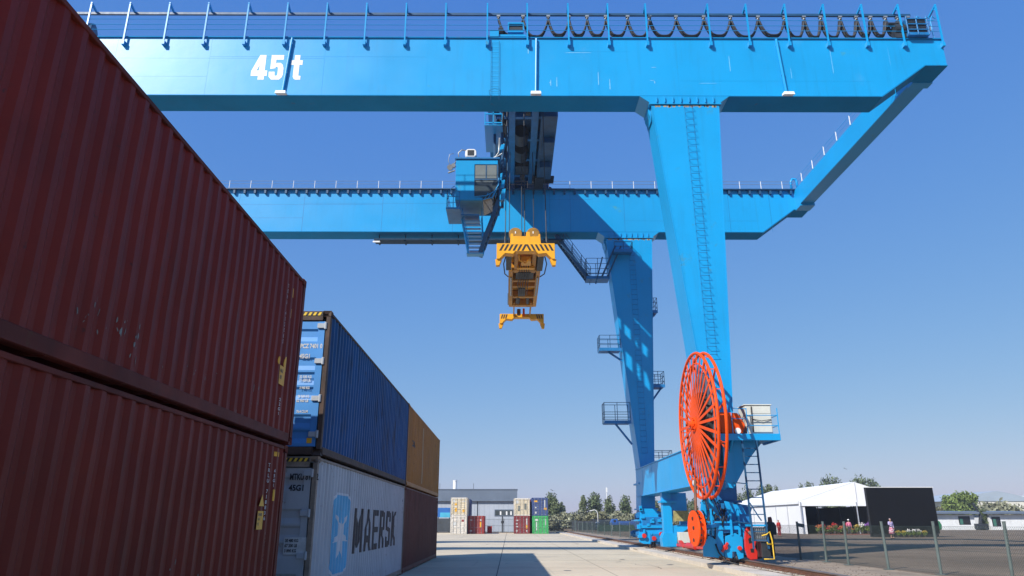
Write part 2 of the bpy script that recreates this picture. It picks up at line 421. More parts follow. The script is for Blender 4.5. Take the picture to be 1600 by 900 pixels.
M['maroon'] = surface('maroon_container_paint', (.150,.014,.006), .50, .18, .5, streak=.40, streak_col=(.055,.018,.015), rust=.35, rust_scale=5, rust_col=(.05,.022,.014), spec=.2, bump=.18, bump_scale=3, fine=.12,
    patches=(((.16,.028,.02), 1.1, .55, .75, .5, (1,1,.5)), ((.03,.012,.010), 7., .66, .72, .7, None)))
M['maroon2'] = surface('red_brown_container_paint', (.135,.013,.006), .50, .18, .5, streak=.40, streak_col=(.06,.02,.016), rust=.35, rust_scale=5, rust_col=(.05,.022,.014), spec=.2, bump=.18, bump_scale=3, fine=.12,
    patches=(((.15,.030,.022), .9, .55, .75, .5, (1,1,.4)), ((.03,.012,.010), 6., .66, .72, .7, None)))
M['maroon_rail'] = surface('rust_spotted_maroon_rail', (.11,.018,.010), .6, .3, 1.5, streak=.3, streak_col=(.03,.012,.008), rust=.9, rust_scale=6, rust_col=(.07,.028,.012), fine=.3, spec=.2)
M['cblue'] = surface('blue_container_paint', (.006,.062,.19), .5, .15, .5, streak=.75, streak_col=(.010,.022,.05), rust=.8, rust_scale=2.2, rust_col=(.022,.018,.02), spec=.2, bump=.18, bump_scale=3,
    patches=(((.006,.018,.05), 1.3, .50, .66, .85, (1.2,1.2,.35)), ((.07,.05,.035), 3., .65, .72, .7, (1,1,.3))))
M['cblue_d'] = surface('blue_container_door_paint', (.055,.235,.55), .45, .10, 1.2, streak=.15, streak_col=(.03,.10,.22), rust=.5, rust_scale=4.5, rust_col=(.12,.09,.06))
M['cframe'] = surface('rusty_container_frame', (.055,.03,.02), .7, .4, 3, fine=.4, rust=.8, rust_col=(.16,.065,.025))
M['cgrey'] = surface('pale_grey_container_paint', (.36,.38,.40), .5, .10, .6, streak=.30, streak_col=(.17,.16,.15), rust=1, rust_scale=4.2, rust_col=(.16,.085,.045), bump=.18, bump_scale=3,
    patches=(((.20,.17,.14), 3.4, .64, .72, .8, (1,1,.3)), ((.07,.05,.04), 8, .69, .74, .8, None)))
M['cgreyframe'] = surface('rust_edged_grey_frame', (.22,.17,.13), .65, .35, 2.5, fine=.35, rust=1, rust_col=(.11,.045,.02))
M['cyellow'] = surface('ochre_container_paint', (.34,.135,.012), .5, .12, .6, streak=.5, streak_col=(.14,.07,.02), rust=.9, rust_scale=3, rust_col=(.05,.03,.016), spec=.2, bump=.18, bump_scale=3,
    patches=(((.38,.18,.04), .8, .55, .75, .6, (1,1,.3)),))
M['cbrown'] = surface('brown_red_container_paint', (.105,.028,.020), .55, .15, .6, streak=.5, streak_col=(.08,.03,.025), rust=.5, rust_scale=3, rust_col=(.06,.03,.02), spec=.2, bump=.18, bump_scale=3)
M['ccream'] = surface('cream_container_paint', (.58,.50,.36), .55, .14, .8, streak=.4, streak_col=(.36,.26,.14), rust=1, rust_scale=2.4, rust_col=(.28,.14,.05))
M['cwhite'] = surface('rusty_white_container_paint', (.60,.56,.50), .6, .14, .8, streak=.4, streak_col=(.3,.2,.12), rust=1, rust_scale=2.1, rust_col=(.26,.11,.045))
M['cred'] = surface('red_container_paint', (.27,.032,.028), .5, .14, .8, streak=.25, rust=.4, rust_scale=3)
M['cdred'] = surface('dark_red_container_paint', (.19,.025,.028), .5, .14, .8, streak=.25, rust=.4, rust_scale=3)
M['cgreen'] = surface('green_container_paint', (.045,.34,.10), .5, .12, .8, streak=.25, streak_col=(.03,.15,.06), rust=.3, rust_scale=3)
M['cnavy'] = surface('navy_container_paint', (.045,.075,.20), .5, .14, .8, streak=.25, rust=.4, rust_scale=3)
M['logo_blue'] = surface('logo_light_blue', (.075,.36,.56), .5, .12, 1.2, streak=.2, streak_col=(.03,.12,.2), rust=.4, rust_scale=4)
M['logo_white'] = surface('logo_white', (.52,.54,.56), .5, .08, 1.5, streak=.15)

SX = -3.66-CW/2
GAP = .034
FRONT = 'containers stacked two high along the left of the yard'
ry0 = 12.33-12.192
t, pr = container('shipping_container', 'maroon container with scraped side, upper of the nearest stack at left', (SX, ry0, CH+GAP), M['maroon'], frame=M['maroon_rail'], group=FRONT)
red_up, pr_red = t, pr
def vertical_text(body, size, y, z, mat, parent, prof, name='lettering', step=None):
    step = step or size*1.05
    for i, ch in enumerate(body):
        if ch == ' ': continue
        me = text_mesh(ch, size, .8, size*.02, align='CENTER')
        polys = me
        on_side(name, polys, mat, parent, prof, y, z-i*step)
def joined_vertical(name, body, size, y, z, mat, parent, prof):
    bm = bmesh.new()
    for i, ch in enumerate(body):
        if ch == ' ': continue
        me = text_mesh(ch, size, .8, size*.02, align='CENTER')
        for v in me.vertices: v.co.y -= i*size*1.05
        bm.from_mesh(me); bpy.data.meshes.remove(me)
    me = bpy.data.meshes.new(name); bm.to_mesh(me); bm.free()
    return on_side(name, me, mat, parent, prof, y, z)
def rect(w, h): return poly_mesh([[(0,0),(w,0),(w,h),(0,h)]])
def sticker(parent, prof, y, z, w, h, words, oy, mat=None):
    prof = None
    s = on_side('sticker', rect(w, h), mat or M['label'], parent, prof, y, z)
    yy = h
    for (wd, sz) in words:
        yy -= sz*1.25
        me = text_mesh(wd, sz, .8, sz*.03); on_side('lettering', me, M['ink'], s, prof, y+w*.10, z+yy, lift=.007)
    return s
# decals on the upper maroon container (local z)
oz = CH+GAP; oy = ry0
sticker(red_up, pr_red, 11.36-oy, 3.80-oz, .27, .30, [('MAX',.085),('45T',.085)], oy)
for (y, z, a) in ((11.62, 4.16, .10), (11.30, 4.16, .05)):
    on_side('sticker', poly_mesh([[(a*.7*math.cos(i*.524), a*1.3*math.sin(i*.524)) for i in range(12)]]), M['label'], red_up, pr_red, y-oy, z-oz)
for (y, z) in ((11.72, 5.35), (11.70, 4.98), (11.68, 4.6)):
    on_side('sticker', rect(.05, .16), M['label'], red_up, pr_red, y-oy, z-oz)
joined_vertical('lettering', 'TGHU 412065', .09, 11.36-oy, 5.40-oz, M['mark_w'], red_up, pr_red)
joined_vertical('lettering', '22G1', .07, 11.55-oy, 3.55-oz, M['mark_w'], red_up, pr_red)
def scrape(parent, prof, y, z, n, sy, sz, seed):
    rnd = random.Random(seed); polys = []
    for i in range(n):
        a, b = rnd.gauss(0, sy), rnd.gauss(0, sz); k = rnd.randint(6, 9); r0 = rnd.uniform(.004, .017)
        el = rnd.uniform(1.2, 4.2); tilt = rnd.gauss(.15, .3)
        pts = []
        for j in range(k):
            r = r0*rnd.uniform(.5, 1.2); th = 2*math.pi*j/k
            px, pz = r*math.cos(th)*.8, r*math.sin(th)*el
            pts.append((a+px*math.cos(tilt)+pz*math.sin(tilt)*.5, b+pz))
        polys.append(pts)
    o = None
    bm = bmesh.new()
    for i, p in enumerate(polys):
        me = poly_mesh([p]); bm.from_mesh(me); bpy.data.meshes.remove(me)
    for i, f in enumerate(bm.faces):
        for v in f.verts: v.co.z = 0
    me = bpy.data.meshes.new('scrape'); bm.to_mesh(me); bm.free()
    return on_side('scrape', me, M['scuff'], parent, prof, y, z, lift=.003)
scrape(red_up, pr_red, 6.62-oy, 3.47-oz, 7, .05, .05, 1)
scrape(red_up, pr_red, 6.12-oy, 3.45-oz, 9, .10, .10, 2)
scrape(red_up, pr_red, 6.92-oy, 3.30-oz, 9, .05, .12, 3)
scrape(red_up, pr_red, 8.6-oy, 3.35-oz, 8, .5, .12, 4)
scrape(red_up, pr_red, 10.4-oy, 3.4-oz, 8, .5, .25, 5)

t, pr = container('shipping_container', 'dark red container with yellow warning stickers, lower of the nearest stack at left', (SX-.03, ry0-.08, .012), M['maroon2'], frame=M['maroon_rail'], group=FRONT)
red_lo = t; oz = .012; oy = ry0-.08
on_side('sticker', poly_mesh([[(-.12,0),(.12,0),(.0,.17)]]), M['label'], red_lo, None, 11.22-oy, 1.93-oz)
sticker(red_lo, pr, 11.08-oy, 1.60-oz, .27, .26, [('DANGER',.055),('HIGH',.05),('9\'6"',.06)], oy)
joined_vertical('lettering', 'TRLU 718836', .075, 11.46-oy, 2.52-oz, M['mark_w'], red_lo, pr)
joined_vertical('lettering', '45G1', .07, 11.74-oy, 2.45-oz, M['mark_w'], red_lo, pr)
joined_vertical('lettering', 'CAUTION 96', .06, 11.60-oy, 1.52-oz, M['mark_w'], red_lo, pr)
on_side('sticker', rect(.06, .17), M['label'], red_lo, pr, 11.74-oy, 2.02-oz)
for i in range(3): on_side('sticker', rect(.06, .07), M['label'], red_lo, pr, 11.60+i*.1-oy, 2.70-oz)
scrape(red_lo, pr, 9-oy, 1.4, 10, .9, .4, 6)

BACK = 'containers standing behind the nearest stack'  # unseen stack added to shade the blue and grey doors
container('shipping_container', 'brown container behind the nearest stack, on top, hidden from the yard', (SX-CW-.12, ry0+.02, CH+GAP), M['cbrown'], group=BACK, detail=False)
container('shipping_container', 'brown container behind the nearest stack, at the bottom, hidden from the yard', (SX-CW-.14, ry0-.03, .012), M['cbrown'], group=BACK, detail=False)
by0 = 14.20
t, pr = container('shipping_container', 'blue container with bright blue lettered door, stained dark, on top of the pale grey one', (SX+.01, by0, CH+GAP), M['cblue'], frame=M['cframe'], door_paint=M['cblue_d'], stripes=True, hinges=M['cgrey'], group=FRONT)
blue_c = t; zb = CH+GAP
def dlet(words, parent, x, z, y, mat, size, xs=.8):
    me = text_mesh(words, size, xs, size*.035); return on_front('lettering', me, mat, parent, x-SX, z, y)
dy = .031
dlet('APCZ 7401', blue_c, -4.30, 5.05-zb, dy, M['mark_w'], .125, .72); dlet('0', blue_c, -3.84, 5.05-zb, dy, M['mark_w'], .125, .72)
dlet('45G1', blue_c, -4.24, 4.84-zb, dy, M['mark_w'], .125, .8)
for (w_, x, z, s_) in (('32 500 KG', -4.20, 4.44, .085), ('71 650 LB', -4.20, 4.37, .085), ('3 940 KG', -4.18, 4.22, .08), ('28 560 KG', -4.20, 4.05, .08), ('62 960 LB', -4.22, 3.96, .09), ('76.4 CU.M', -4.20, 3.75, .08)):
    dlet(w_, blue_c, x, z-zb, dy-.001, M['mark_w'], s_*.85, .75)
on_front('sticker', rect(.10, .10), M['label'], blue_c, -3.95-SX, 3.16-zb, dy)
t, pr = container('shipping_container', 'pale grey container lettered MAERSK beside a white star on blue', (SX-.01, by0-.03, .012), M['cgrey'], frame=M['cgreyframe'], stripes=True, group=FRONT)
grey_c = t; oy = by0-.03
# logo panel: rounded square with border and seven-point star
def rrect(x0, x1, y0, y1, r, n=5):
    pts = []
    for (cx, cy, a) in ((x1-r, y0+r, -90), (x1-r, y1-r, 0), (x0+r, y1-r, 90), (x0+r, y0+r, 180)):
        for i in range(n+1):
            th = R(a+90*i/n); pts.append((cx+r*math.cos(th), cy+r*math.sin(th)))
    return pts
lb = on_side('logo_border', poly_mesh([rrect(-.05, 1.77, -.05, 1.65, .42)]), M['logo_white'], grey_c, pr, 15.78-oy, .65, lift=.003)
lg = on_side('logo_panel', poly_mesh([rrect(0, 1.72, 0, 1.60, .38)]), M['logo_blue'], lb, pr, 15.78-oy, .65, lift=.006)
star = []
for i in range(14):
    th = math.pi/2+i*math.pi/7; r = .74 if i % 2 == 0 else .23
    star.append((r*math.cos(th), r*math.sin(th)))
on_side('logo_star', poly_mesh([star[i:i+1]+[star[(i+1) % 14]]+[(0, 0)] for i in range(14)]), M['logo_white'], lb, pr, 16.64-oy, 1.44, lift=.009)
# heavy condensed capitals drawn as outlines, 0..1 tall
def strokes(letter):
    w = .20
    if letter == 'M': return .82, [[(0,0),(w,0),(w,1),(0,1)],[(.62,0),(.82,0),(.82,1),(.62,1)],[(.02,1),(.24,1),(.50,.12),(.32,.12)],[(.80,1),(.58,1),(.32,.12),(.50,.12)]]
    if letter == 'A': return .80, [[(0,0),(.21,0),(.47,1),(.29,1)],[(.80,0),(.59,0),(.33,1),(.51,1)],[(.17,.20),(.63,.20),(.59,.37),(.21,.37)]]
    if letter == 'E': return .60, [[(0,0),(.18,0),(.18,1),(0,1)],[(.15,0),(.60,0),(.60,.15),(.15,.15)],[(.15,.43),(.55,.43),(.55,.57),(.15,.57)],[(.15,.85),(.60,.85),(.60,1),(.15,1)]]
    if letter == 'R': return .68, [[(0,0),(w,0),(w,1),(0,1)],[(.15,.83),(.52,.83),(.52,1),(.15,1)],[(.15,.40),(.52,.40),(.52,.56),(.15,.56)],[(.45,.44),(.62,.50),(.66,.60),(.66,.82),(.60,.94),(.45,1)],[(.28,.44),(.47,.44),(.69,0),(.47,0)]]
    if letter == 'S': return .64, [[(.12,0),(.5,0),(.62,.10),(.64,.17),(.02,.17),(.04,.08)],[(.0,.16),(.2,.16),(.2,.28),(.0,.30)],[(.44,.13),(.64,.13),(.64,.42),(.56,.52),(.40,.56),(.44,.40)],[(.46,.40),(.58,.50),(.18,.60),(.06,.50)],[(.0,.58),(.10,.47),(.24,.44),(.2,.60),(.2,.86),(0,.86)],[(.02,.83),(.62,.83),(.60,.92),(.5,1),(.13,1),(.04,.93)],[(.44,.70),(.64,.70),(.64,.85),(.44,.85)]]
    return .70, [[(0,0),(w,0),(w,1),(0,1)],[(.18,.40),(.42,1),(.66,1),(.30,.40)],[(.22,.60),(.40,.70),(.71,0),(.47,0)]]
x = 0; hgt = 1.0
for ch in 'MAERSK':
    adv, ps = strokes(ch)
    bmq = bmesh.new()
    for i, p in enumerate(ps):
        me = poly_mesh([[(a*1.36*hgt, b*hgt*1.03) for a, b in p]]); bmq.from_mesh(me); bpy.data.meshes.remove(me)
    me = bpy.data.meshes.new('letter'); bmq.to_mesh(me); bmq.free()
    o = on_side('letter', me, M['ink'], grey_c, pr, 17.98-oy+x, .98, lift=.004+.0004*len(ps))
    for i, p in enumerate(o.data.polygons): pass
    x += (adv+.13)*1.36*hgt
dlet('MTKU 81142', grey_c, -4.18, 2.46, dy, M['ink'], .16, .62); dlet('45G1', grey_c, -4.18, 2.26, dy, M['ink'], .15, .9)
on_front('sticker', rect(.42, .30), M['mark_w'], grey_c, -4.18-SX, 1.12, dy)
for i, w_ in enumerate(('30 480 KG', '67 200 LB', '3 890 KG')): dlet(w_, grey_c, -4.16, 1.34-.09*i, dy-.002, M['ink'], .075, .75)
joined_vertical('lettering', 'MTKU 811', .12, 25.9-oy, 2.35, M['ink'], grey_c, pr)

y2 = by0+12.192+.10
t, pr = container('shipping_container', 'ochre yellow container at the far end of the long stack, above the brown one', (SX, y2, CH+GAP), M['cyellow'], frame=M['cyellow'], group=FRONT, stripes=True)
me = text_mesh('DNVLA', .30, .9, .012); on_side('lettering', me, M['ink'], t, pr, 27.9-y2, 4.46-CH-GAP)
me = rect(.16, 2.3); on_side('repair_patch', me, surface('pale_repair_strip', (.36,.25,.12), .5), t, pr, 31.2-y2, .30)
joined_vertical('lettering', 'HDLU39', .26, 38.0-y2, 1.95, M['mark_w'], t, pr)
scrape(t, pr, 28.2-y2, .75, 14, .5, .10, 8); scrape(t, pr, 33.2-y2, .65, 22, .9, .25, 9)
t, pr = container('shipping_container', 'brown red container on the ground at the far end of the long stack', (SX-.01, y2-.02, .012), M['cbrown'], group=FRONT)

# far stacks at the end of the yard
FAR = 'small containers standing at the far end of the yard'
def far_box(label, x, y, z, paint, H=2.591, L=6.06, marks=(), frame=None):
    t, p = container('freight_container', label, (x, y, z), paint, L=L, H=H, group=FAR, frame=frame, detail=False)
    for (a, b, w, h, m) in marks: on_front('marking', rect(w, h), M[m], t, a, b, .028)
    return t
mw = lambda *r: [(a, b, w, h, m) for a, b, w, h, m in r]
far_box('cream container streaked with rust on top of a rusty white one', -7.55, 113, 2.62, M['ccream'], marks=mw((-.95,1.9,.36,.4,'mark_w'),(-.62,1.5,.3,.25,'label'),(-.6,.55,.3,.55,'label'),(.55,.5,.35,.4,'label'),(.45,2.0,.5,.12,'mark_w')), frame=M['cwhite'])
far_box('rusty white container with peeling paint, under the cream one', -7.55, 113, .01, M['cwhite'], marks=mw((.45,1.75,.35,.3,'cred'),(-.8,1.2,.4,.5,'mark_w')))
far_box('single bright red container beside the tall cream and white stack', -5.0, 114.5, .01, M['cred'], marks=mw((-.95,1.9,.35,.16,'mark_w'),(.60,1.85,.22,.24,'mark_w'),(.58,.95,.2,.75,'label'),(-.95,.35,.35,.16,'mark_w')))
far_box('dark steel container behind the cream one, top of its stack', -7.45, 119.6, 2.62, M['cnavy'])
far_box('weathered white container hidden in shade behind the rusty white one', -7.5, 119.6, .01, M['cwhite'])
far_box('cream container with faded lettering on top of a dark red one', 1.95, 116, 2.62, M['ccream'], marks=mw((-.95,1.8,.45,.45,'mark_w'),(-.6,.7,.35,.8,'scuff'),(.4,.9,.3,.9,'scuff')), frame=M['cwhite'])
far_box('dark red container with white and yellow marks, under a cream one', 1.95, 116, .01, M['cdred'], marks=mw((-.9,1.85,.32,.16,'mark_w'),(-.9,1.35,.22,.2,'mark_w'),(-.9,.95,.3,.16,'mark_w'),(-.9,.3,.22,.26,'mark_w'),(.66,1.3,.2,.9,'mark_w'),(.62,.75,.26,.5,'label'),(.66,.3,.2,.2,'mark_w')))
far_box('navy blue container with a yellow sticker on top of the green one', 4.72, 115.4, 2.62, M['cnavy'], marks=mw((-.9,2.0,.5,.24,'label'),(.66,1.2,.2,1.1,'mark_w'),(.6,.85,.45,.3,'label'),(-.75,1.1,.2,.2,'mark_w'),(-.75,.3,.2,.3,'mark_w')), H=2.65)
far_box('bright green container with white marks, under the navy one', 4.75, 115.4, .01, M['cgreen'], marks=mw((-.8,1.85,.42,.28,'mark_w'),(-.66,.5,.16,1.2,'mark_w'),(.72,1.2,.16,.9,'mark_w')))
far_box('maroon container behind the navy one, its edge just showing', 3.9, 122, 2.62, M['cdred'])
far_box('plain dark red container under the maroon one at the back', 3.9, 122, .01, M['cdred'])
# ------------------------------------------------------------------ the gantry crane (built in world coordinates)
YN, YF, GW = 30.5, 47.82, 1.37           # front faces of the two girders, girder width
ZB, ZT = 21.5, 24.78
crane = thing('gantry_crane', 'huge bright blue gantry crane marked 45t standing on rails across the yard', 'gantry crane', (9.3, 39, .335), world=True)
def girder(y0, near):
    y1 = y0+GW
    prof = [(-40, ZB), (18.2, ZB), (20.62, ZB+1.78), (21.72, ZB+1.78), (21.72, ZT), (-40, ZT)]
    g = MB().prism(prof, 'y', y0, y1).build('main_girder', M['girder'], crane)
    f = MB()
    f.box(-40, 21.76, y0-.07, y1+.07, ZT+.002, ZT+.055)                       # top flange
    f.box(-40, 18.15, y0-.03, y1+.03, ZB-.045, ZB-.003)                       # bottom flange
    f.prism([(18.17,ZB-.045),(18.215,ZB-.045),(20.63,ZB+1.735),(21.74,ZB+1.735),(21.74,ZB+1.777),(20.60,ZB+1.777),(18.17,ZB-.004)], 'y', y0-.03, y1+.03)
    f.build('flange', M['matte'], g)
    s = MB()                                                                  # weld seams
    for x in (-19.6,-14.9,-9.2,-4.1,2.9,4.4,8.3,12.6,15.9,18.9):
        s.box(x-.012, x+.012, y0-.004, y0, ZB+.004, ZT-.004)
    for xa, xb, z in ((-40,-14.9,ZB+1.05),(-40,-9.2,ZB+2.1),(-14.9,-4.1,ZB+2.2),(2.9,6,ZT-.75),(8.3,18,ZB+.85)):
        s.box(xa, xb, y0-.0035, y0-.0005, z-.008, z+.008)
    s.build('weld_seam', M['crane_d' if not near else 'crane'], g)
    r = MB(); r.box(-40, 21.3, y0+GW/2-.06, y0+GW/2+.06, ZT+.056, ZT+.15)
    r.build('trolley_rail', M['steel_dark'], g)
    return g
gN = girder(YN, True); gF = girder(YF, False)
# bare scratches and primer marks on the near girder
rnd = random.Random(5); PRIMER = surface('pale_primer_scratch', (.22,.50,.72), .6, .2, 6)
for (x, z, w, h) in ((2.3,22.0,.03,.55),(4.35,22.1,.03,.75),(4.9,21.85,.035,.6),(7.0,23.1,.26,.03),(6.9,22.35,.22,.03),(7.1,22.2,.05,.12),(1.95,22.2,.06,.06),(2.0,22.05,.03,.35),(.9,23.9,.04,.3),(10.9,22.9,.025,.9),(13.9,22.5,.02,.6),(16.0,22.8,.02,1.4),(18.9,23.3,.02,1.0),(2.7,23.95,1.4,.025),(9.3,22.2,.9,.02)):
    MB().prism([(x,z),(x+w,z+.01),(x+w*.9,z+h),(x+w*.15,z+h*.95)], 'y', YN-.003, YN-.0002).build('paint_scratch', PRIMER, gN)
# capacity marking 45t : heavy slanted figures drawn as outlines
def fig(polys, x, z, k): return [[(x+a*k*XS_, z+b*k) for a, b in p] for p in polys]
XS_ = .64
four = [[(.36,0),(.70,0),(.70,1),(.42,1)],[(-.03,.15),(.84,.15),(.84,.37),(-.03,.37)],[(-.03,.34),(.24,.34),(.66,1),(.36,1)]]
five = [[(.04,.81),(.72,.81),(.72,1),(.04,1)],[(.04,.43),(.32,.46),(.32,.86),(.04,.86)],[(.24,.48),(.36,.68),(.58,.68),(.70,.60),(.76,.46),(.46,.46),(.42,.52),(.30,.52)],[(.46,.18),(.76,.18),(.76,.48),(.46,.48)],[(.0,.12),(.16,0),(.58,0),(.72,.10),(.76,.20),(.46,.20),(.42,.16),(.32,.16),(.30,.32),(-.02,.32)]]
tee = [[(.14,.10),(.44,.10),(.44,1),(.14,1)],[(-.03,.60),(.60,.60),(.60,.79),(-.03,.79)],[(.16,.14),(.20,.03),(.30,0),(.56,0),(.56,.15),(.40,.17)]]
k = 1.42; z0 = 22.36
for polys, x in ((four, -12.72), (five, -11.86), (tee, -10.80)):
    m = MB()
    for i, p in enumerate(fig(polys, x, z0, k)):
        m.add([(a, YN-.006-.0006*i, b) for a, b in p], [tuple(range(len(p)))])
    m.sheet('capacity_figure', M['white'], gN)
# rail posts on the near girder, leaning arms carrying the festoon rail, three hand lines
FY = YN-.16
posts = [-23.2, -21.19, -19.23, -17.23, -15.26, -13.23, -11.25, -9.25, -7.25, -5.24, -3.23, -1.13, 0.88, 2.95, 4.96, 6.88, 10.04, 11.99, 13.97, 15.93, 17.88, 19.74, 21.66]
for x in posts:
    m = MB()
    m.box(x-.07, x+.07, FY-.05, YN-.001, 24.28, 24.50)
    m.box(x-.036, x+.036, FY-.036, FY+.036, 24.30, 26.78)
    m.bar((x, FY-.03, 26.74), (x, FY+.62, 26.52), .08, .09)
    m.prism([(FY+.02,26.45),(FY+.02,26.60),(FY+.20,26.60)], 'x', x-.02, x+.02)
    m.build('rail_post', M['crane'], crane)
m = MB()
for z in (25.20, 25.50, 25.82): m.tube([(-40, FY+.05, z), (21.66, FY+.05, z)], .016, 5)
m.build('hand_line', M['crane'], crane)
MB().bar((-24.5, FY+.50, 26.50), (20.6, FY+.50, 26.50), .11, .13).build('festoon_rail', M['ladderdark'], crane)
m = MB()
for z in (25.25, 25.8): m.tube([(-40, YN+GW+.05, z), (21.6, YN+GW+.05, z)], .014, 5)
for i in range(30): m.tube([(-38+2.05*i, YN+GW+.05, ZT+.05), (-38+2.05*i, YN+GW+.05, 25.82)], .016, 5)
m.build('hand_line', M['crane'], crane)
# festoon cables hanging in loops
fx = [-.58, .68, 1.97, 3.03, 3.96, 4.92, 6.04, 7.17, 8.53, 9.95, 11.32, 12.74, 14.1, 15.1, 15.96, 16.96, 17.79, 18.52, 19.29, 19.92, 20.45]
for i, x in enumerate(fx):
    b = MB().box(x-.09, x+.09, FY+.42, FY+.58, 26.33, 26.43)
    b.tube([(x, FY+.50, 26.34), (x, FY+.50, 26.2)], .055, 6)
    b.build('festoon_trolley', M['grey_steel'], crane)
for a, b in zip(fx, fx[1:]):
    m = MB(); w = b-a; bot = 25.20+.05*math.sin(a*7)+(.1 if w < .8 else 0)
    for j, (o, dr) in enumerate(((-.06, 0), (.05, .07), (.14, -.05))):
        pts = []
        for q in range(19):
            u = q/18; s_ = 2*u-1
            xx = a+w*(.5+.5*(abs(s_)**.86)*(1 if s_ > 0 else -1))
            pts.append((xx, FY+.50+o, bot-dr*.8+(26.24-bot+dr*.8)*(abs(s_)**2.5)))
        m.tube(pts, .050, 6)
    m.build('festoon_cable', M['rubber'], crane, smooth=True)
# floodlights on long brackets down the face of the near girder
for (xt, xb) in ((-10.87, -11.06), (1.33, 1.27), (13.35, 13.52)):
    m = MB(); m.tube([(xt, YN-.08, 24.72), (xb, YN-.08, 21.56)], .060, 10)
    for z in (24.4, 22.7): m.box(xt+(xb-xt)*(24.72-z)/3.16-.06, xt+(xb-xt)*(24.72-z)/3.16+.06, YN-.12, YN-.001, z-.04, z+.04)
    br = m.build('floodlight_bracket', M['crane'], crane)
    h = MB(); c = Vector((xb, YN-.22, 21.46))
    h.hexa([c+Vector(v) for v in ((-.26,-.20,-.13),(.26,-.20,-.13),(.26,.14,-.02),(-.26,.14,-.02))], [c+Vector(v) for v in ((-.24,-.16,.06),(.24,-.16,.06),(.24,.12,.10),(-.24,.12,.10))])
    ho = h.build('floodlight', M['lamp'], br, bevel=.01)
    MB().add([c+Vector(v) for v in ((-.23,-.17,-.128),(.23,-.17,-.128),(.23,.125,-.032),(-.23,.125,-.032))], [(0,1,2,3)]).build('lamp_glass', M['lamp'], br)
# faint caged ladder on the girder face and electrics at the tip
m = MB()
for x in (-.92, -.52): m.tube([(x, YN-.06, 21.2), (x, YN-.06, 24.6)], .009, 4)
for i in range(12): m.tube([(-.92, YN-.06, 21.4+.28*i), (-.52, YN-.06, 21.4+.28*i)], .006, 4)
for z in (21.55,): m.tube([(-.98, YN-.0, z), (-1.0, YN-.35, z), (-.72, YN-.5, z), (-.44, YN-.35, z), (-.46, YN, z)], .009, 4)
m.build('girder_ladder', M['ladderdark'], crane)
MB().cyl((-21.3, YN+.4, 25.2), (1,.3,0), .62, .35, 28).build('end_drum', M['ladderdark'], crane, bevel=.03)
m = MB(); m.box(19.95, 21.0, YN-.28, YN+.62, 24.86, 25.02); m.box(20.0, 20.95, YN-.22, YN+.55, 25.05, 25.92)
for z in (25.18, 25.5, 25.82): m.box(19.94, 21.02, YN-.30, YN-.26, z-.03, z+.03)
for x in (19.96, 20.45, 21.0): m.box(x-.03, x+.03, YN-.30, YN-.25, 24.9, 25.98)
mo = m.build('end_box', M['crane_d'], crane, bevel=.01)
g = MB()
for i in range(10): g.box(20.02, 20.93, YN-.245, YN-.222, 25.08+i*.085, 25.13+i*.085)
g.build('grille', M['steel_dark'], mo)
m = MB(); m.cyl((19.7, YN+.1, 25.4), (1,0,0), .30, .5, 16); m.cyl((19.45, YN+.1, 25.75), (1,0,0), .12, .5, 12); m.box(19.4, 19.95, YN-.1, YN+.3, 24.84, 25.1)
m.build('end_motor', M['steel_dark'], crane)
m = MB()
for x in (20.75, 21.2, 21.5): m.tube([(x, YN+.2, 24.85), (x, YN+.2, 26.1), (x+.12, YN+.2, 26.35), (x+.3, YN+.2, 26.2)], .03, 6)
m.tube([(20.6, YN+.2, 26.1), (21.66, YN+.2, 26.1)], .025, 6)
m.build('bent_pipe', M['crane'], crane)
m = MB().box(21.2, 21.32, YN+.0, YN+.12, 25.35, 25.6); m.build('horn', M['white'], crane)
# far girder: row of stiffeners under the top flange, thin handrail
m = MB()
x = -39.5
while x < 21: m.box(x-.07, x+.07, YF-.20, YF-.001, 24.42, 24.72); x += .75
m.box(-40, 21.0, YF-.26, YF-.075, 24.735, 24.80)
m.build('walkway_bracket', M['ladderdark'], gF)
m = MB()
for z in (25.15, 25.38): m.tube([(-40, YF-.2, z), (20.9, YF-.2, z)], .013, 5)
m.build('hand_line', M['grey_steel'], gF)
x = -39.
while x < 20.9: MB().tube([(x, YF-.2, 24.8), (x, YF-.2, 25.4)], .022, 5).build('rail_stanchion', M['white'], gF); x += 1.55
# catwalk hung under the far girder with a lamp at its left end
m = MB(); m.box(-9.7, 3.8, YF+.15, YF+.95, 20.90, 20.99); m.box(-9.7, 3.8, YF+.13, YF+.148, 20.90, 21.03)
x = -9.4
while x < 3.9: m.box(x-.05, x+.05, YF+.2, YF+.9, 20.80, 20.899); m.box(x-.03, x+.03, YF+.50, YF+.56, 20.991, ZB-.05); x += 1.9
m.build('catwalk', M['walk'], crane)
m = MB(); m.hexa([(-9.75,YF+.0,20.68),(-9.25,YF+.0,20.68),(-9.25,YF+.3,20.76),(-9.75,YF+.3,20.76)], [(-9.75,YF,20.78),(-9.25,YF,20.78),(-9.25,YF+.3,20.86),(-9.75,YF+.3,20.86)])
m.build('catwalk_lamp', M['lamp'], crane)
